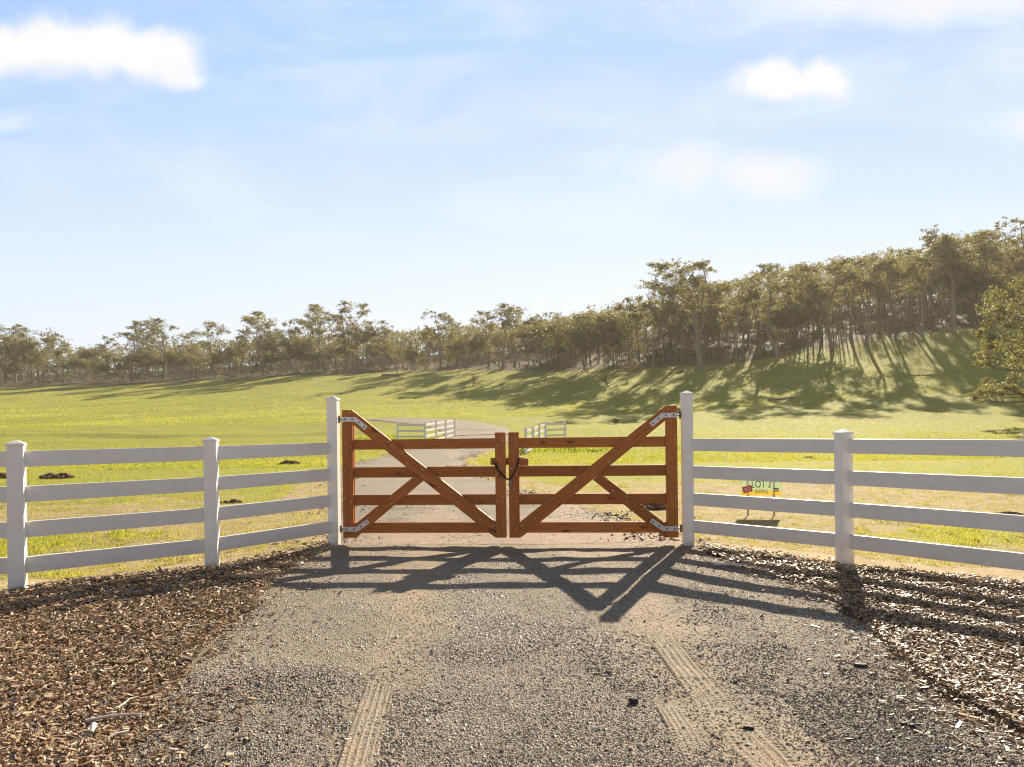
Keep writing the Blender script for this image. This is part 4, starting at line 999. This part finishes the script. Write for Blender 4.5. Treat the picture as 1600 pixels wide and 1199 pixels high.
log_(1222, 625, 42, .1, 'dark fallen log lying in the big hill shadow', 4, 1.4)
log_(1440, 588, 50, -.05, 'thin fallen log in the shadow below the hilltop trees', 5, 1.0)
# boundary fence posts under the hill trees: one fence with its posts and wires
fp = [(1010, 570), (1056, 564), (1100, 559), (1210, 549), (1270, 541), (1305, 537), (1332, 532), (1362, 529), (1390, 524), (1421, 523), (1480, 520), (1527, 527)]
root = None; prev = None
for i, (px, py) in enumerate(fp):
    b = hit(px, py)
    if root is None: root = empty('wire_fence', b); tag(root, 'pale posts of a wire boundary fence under the hill trees', 'fence'); c0 = b.copy()
    bm = bmesh.new(); bm_box(bm, .13, .13, 1.7, (0, 0, .75), .01); o = link('post', bm_mesh('post', bm), M_DEADWOOD, root); o.location = b - c0
    if prev is not None and (b - prev).length < 40:
        for hz in (.5, .95, 1.4):
            v, f = tube([prev - c0 + Vector((0, 0, hz)), b - c0 + Vector((0, 0, hz))], .006, 3); link('wire', mesh_np('wire', v, f), M_BOLT, root)
    prev = b
# bits lying on the drive
def rock(px, py, w, d, h, label, mt, seed, name='stone', cat='stone', rz=0.0):
    b = G(px, py); b.z = float(roadz(np.array([b.x]), np.array([b.y]))[0]); r = np.random.RandomState(seed); bm = bmesh.new(); bmesh.ops.create_icosphere(bm, subdivisions=3, radius=1)
    for v in bm.verts:
        q = v.co.copy(); k = 1 / max(abs(q.x), abs(q.y), abs(q.z)) ** .55; n = float(fbm(np.array(q.x * 1.9 + seed * 3), np.array(q.y * 1.9 + q.z * 1.3), 3)) - .5
        v.co = Vector((q.x * w / 2, q.y * d / 2, q.z * h / 2)) * k * (1 + .5 * n)
    o = link(name, bm_mesh(name, bm), mt); o.location = b + Vector((0, 0, h * .38)); o.rotation_euler.z = rz; tag(o, label, cat)
M_DKSTONE = flatm('dark_stone', (.035, .032, .034), .7)
rock(990, 1099, .052, .035, .034, 'dark angular stone beside the right tyre print', M_DKSTONE, 1, rz=.2)
rock(1149, 1069, .022, .020, .018, 'small dark stone right of the tyre prints', M_DKSTONE, 2)
rock(1345, 1046, .075, .040, .022, 'flat dark stone near the edge of the right mulch', M_DKSTONE, 3)
rock(1170, 1144, .050, .022, .018, 'narrow dark stone low on the right of the drive', M_DKSTONE, 4, rz=-.2)
rock(1412, 1138, .028, .024, .02, 'left one of two small dark stones near the right mulch', M_DKSTONE, 5)
rock(1426, 1142, .030, .026, .02, 'right one of two small dark stones near the right mulch', M_DKSTONE, 6)
b = G(1140, 888); bm = bmesh.new(); bm_prism(bm, [(-.17, -.02), (-.05, -.03), (.10, -.022), (.17, .0), (.12, .02), (-.02, .012), (-.15, .022)], 0, .006, .001)
o = link('bark_strip', bm_mesh('bark_strip', bm), M_PAPER); o.location = b + Vector((0, 0, .045)); o.rotation_euler = (-math.pi / 2 + .12, 0, -.1); tag(o, 'pale curled bark strip lying on the gravel below the right gate post', 'bark strip')
def stick(px, py, pts, rad, label, mt=M_PAPER):
    b = G(px, py); b.z = bed_h(np.array([b.x]), np.array([b.y]))[0] + .03; v, f = tube(pts, np.linspace(rad, rad * .5, len(pts)), 7); o = link('stick', mesh_np('stick', v, f, smooth=True), mt); o.location = b; tag(o, label, 'stick')
stick(195, 1122, [(-.02, -.05, 0), (0, 0, .01), (-.005, .05, .012), (.02, .09, .01)], .007, 'pale forked twig low in the left mulch')
stick(190, 1142, [(-.16, -.03, .0), (-.05, 0, .012), (.05, .02, .012), (.10, .022, .006)], .008, 'long pale stick lying along the lower edge of the left mulch')
stick(145, 1166, [(-.02, .04, .012), (.0, .0, .014), (.015, -.035, .010)], .016, 'stubby pinkish wood piece low in the left mulch')
stick(182, 1172, [(.03, .05, .0), (0, 0, .01), (-.025, -.05, .0)], .006, 'short thin twig beside the stubby wood piece')

# ------------------------------------------------------------------ air
bm = bmesh.new(); bm_box(bm, 1180, 540, 72, (0, 230, 34.5))
hz = link('haze', bm_mesh('haze', bm), None); hm = bpy.data.materials.new('air'); hm.use_nodes = True; q = NG(hm.node_tree); q.n.clear()
vol = q.node('ShaderNodeVolumePrincipled', {'Color': (.95, .86, .70, 1), 'Density': .00042, 'Anisotropy': .30})
q.l.new(vol.outputs[0], q.node('ShaderNodeOutputMaterial').inputs['Volume']); hz.data.materials.append(hm)
tag(hz, 'sunlit dusty air over the paddock', None, None, 'stuff')
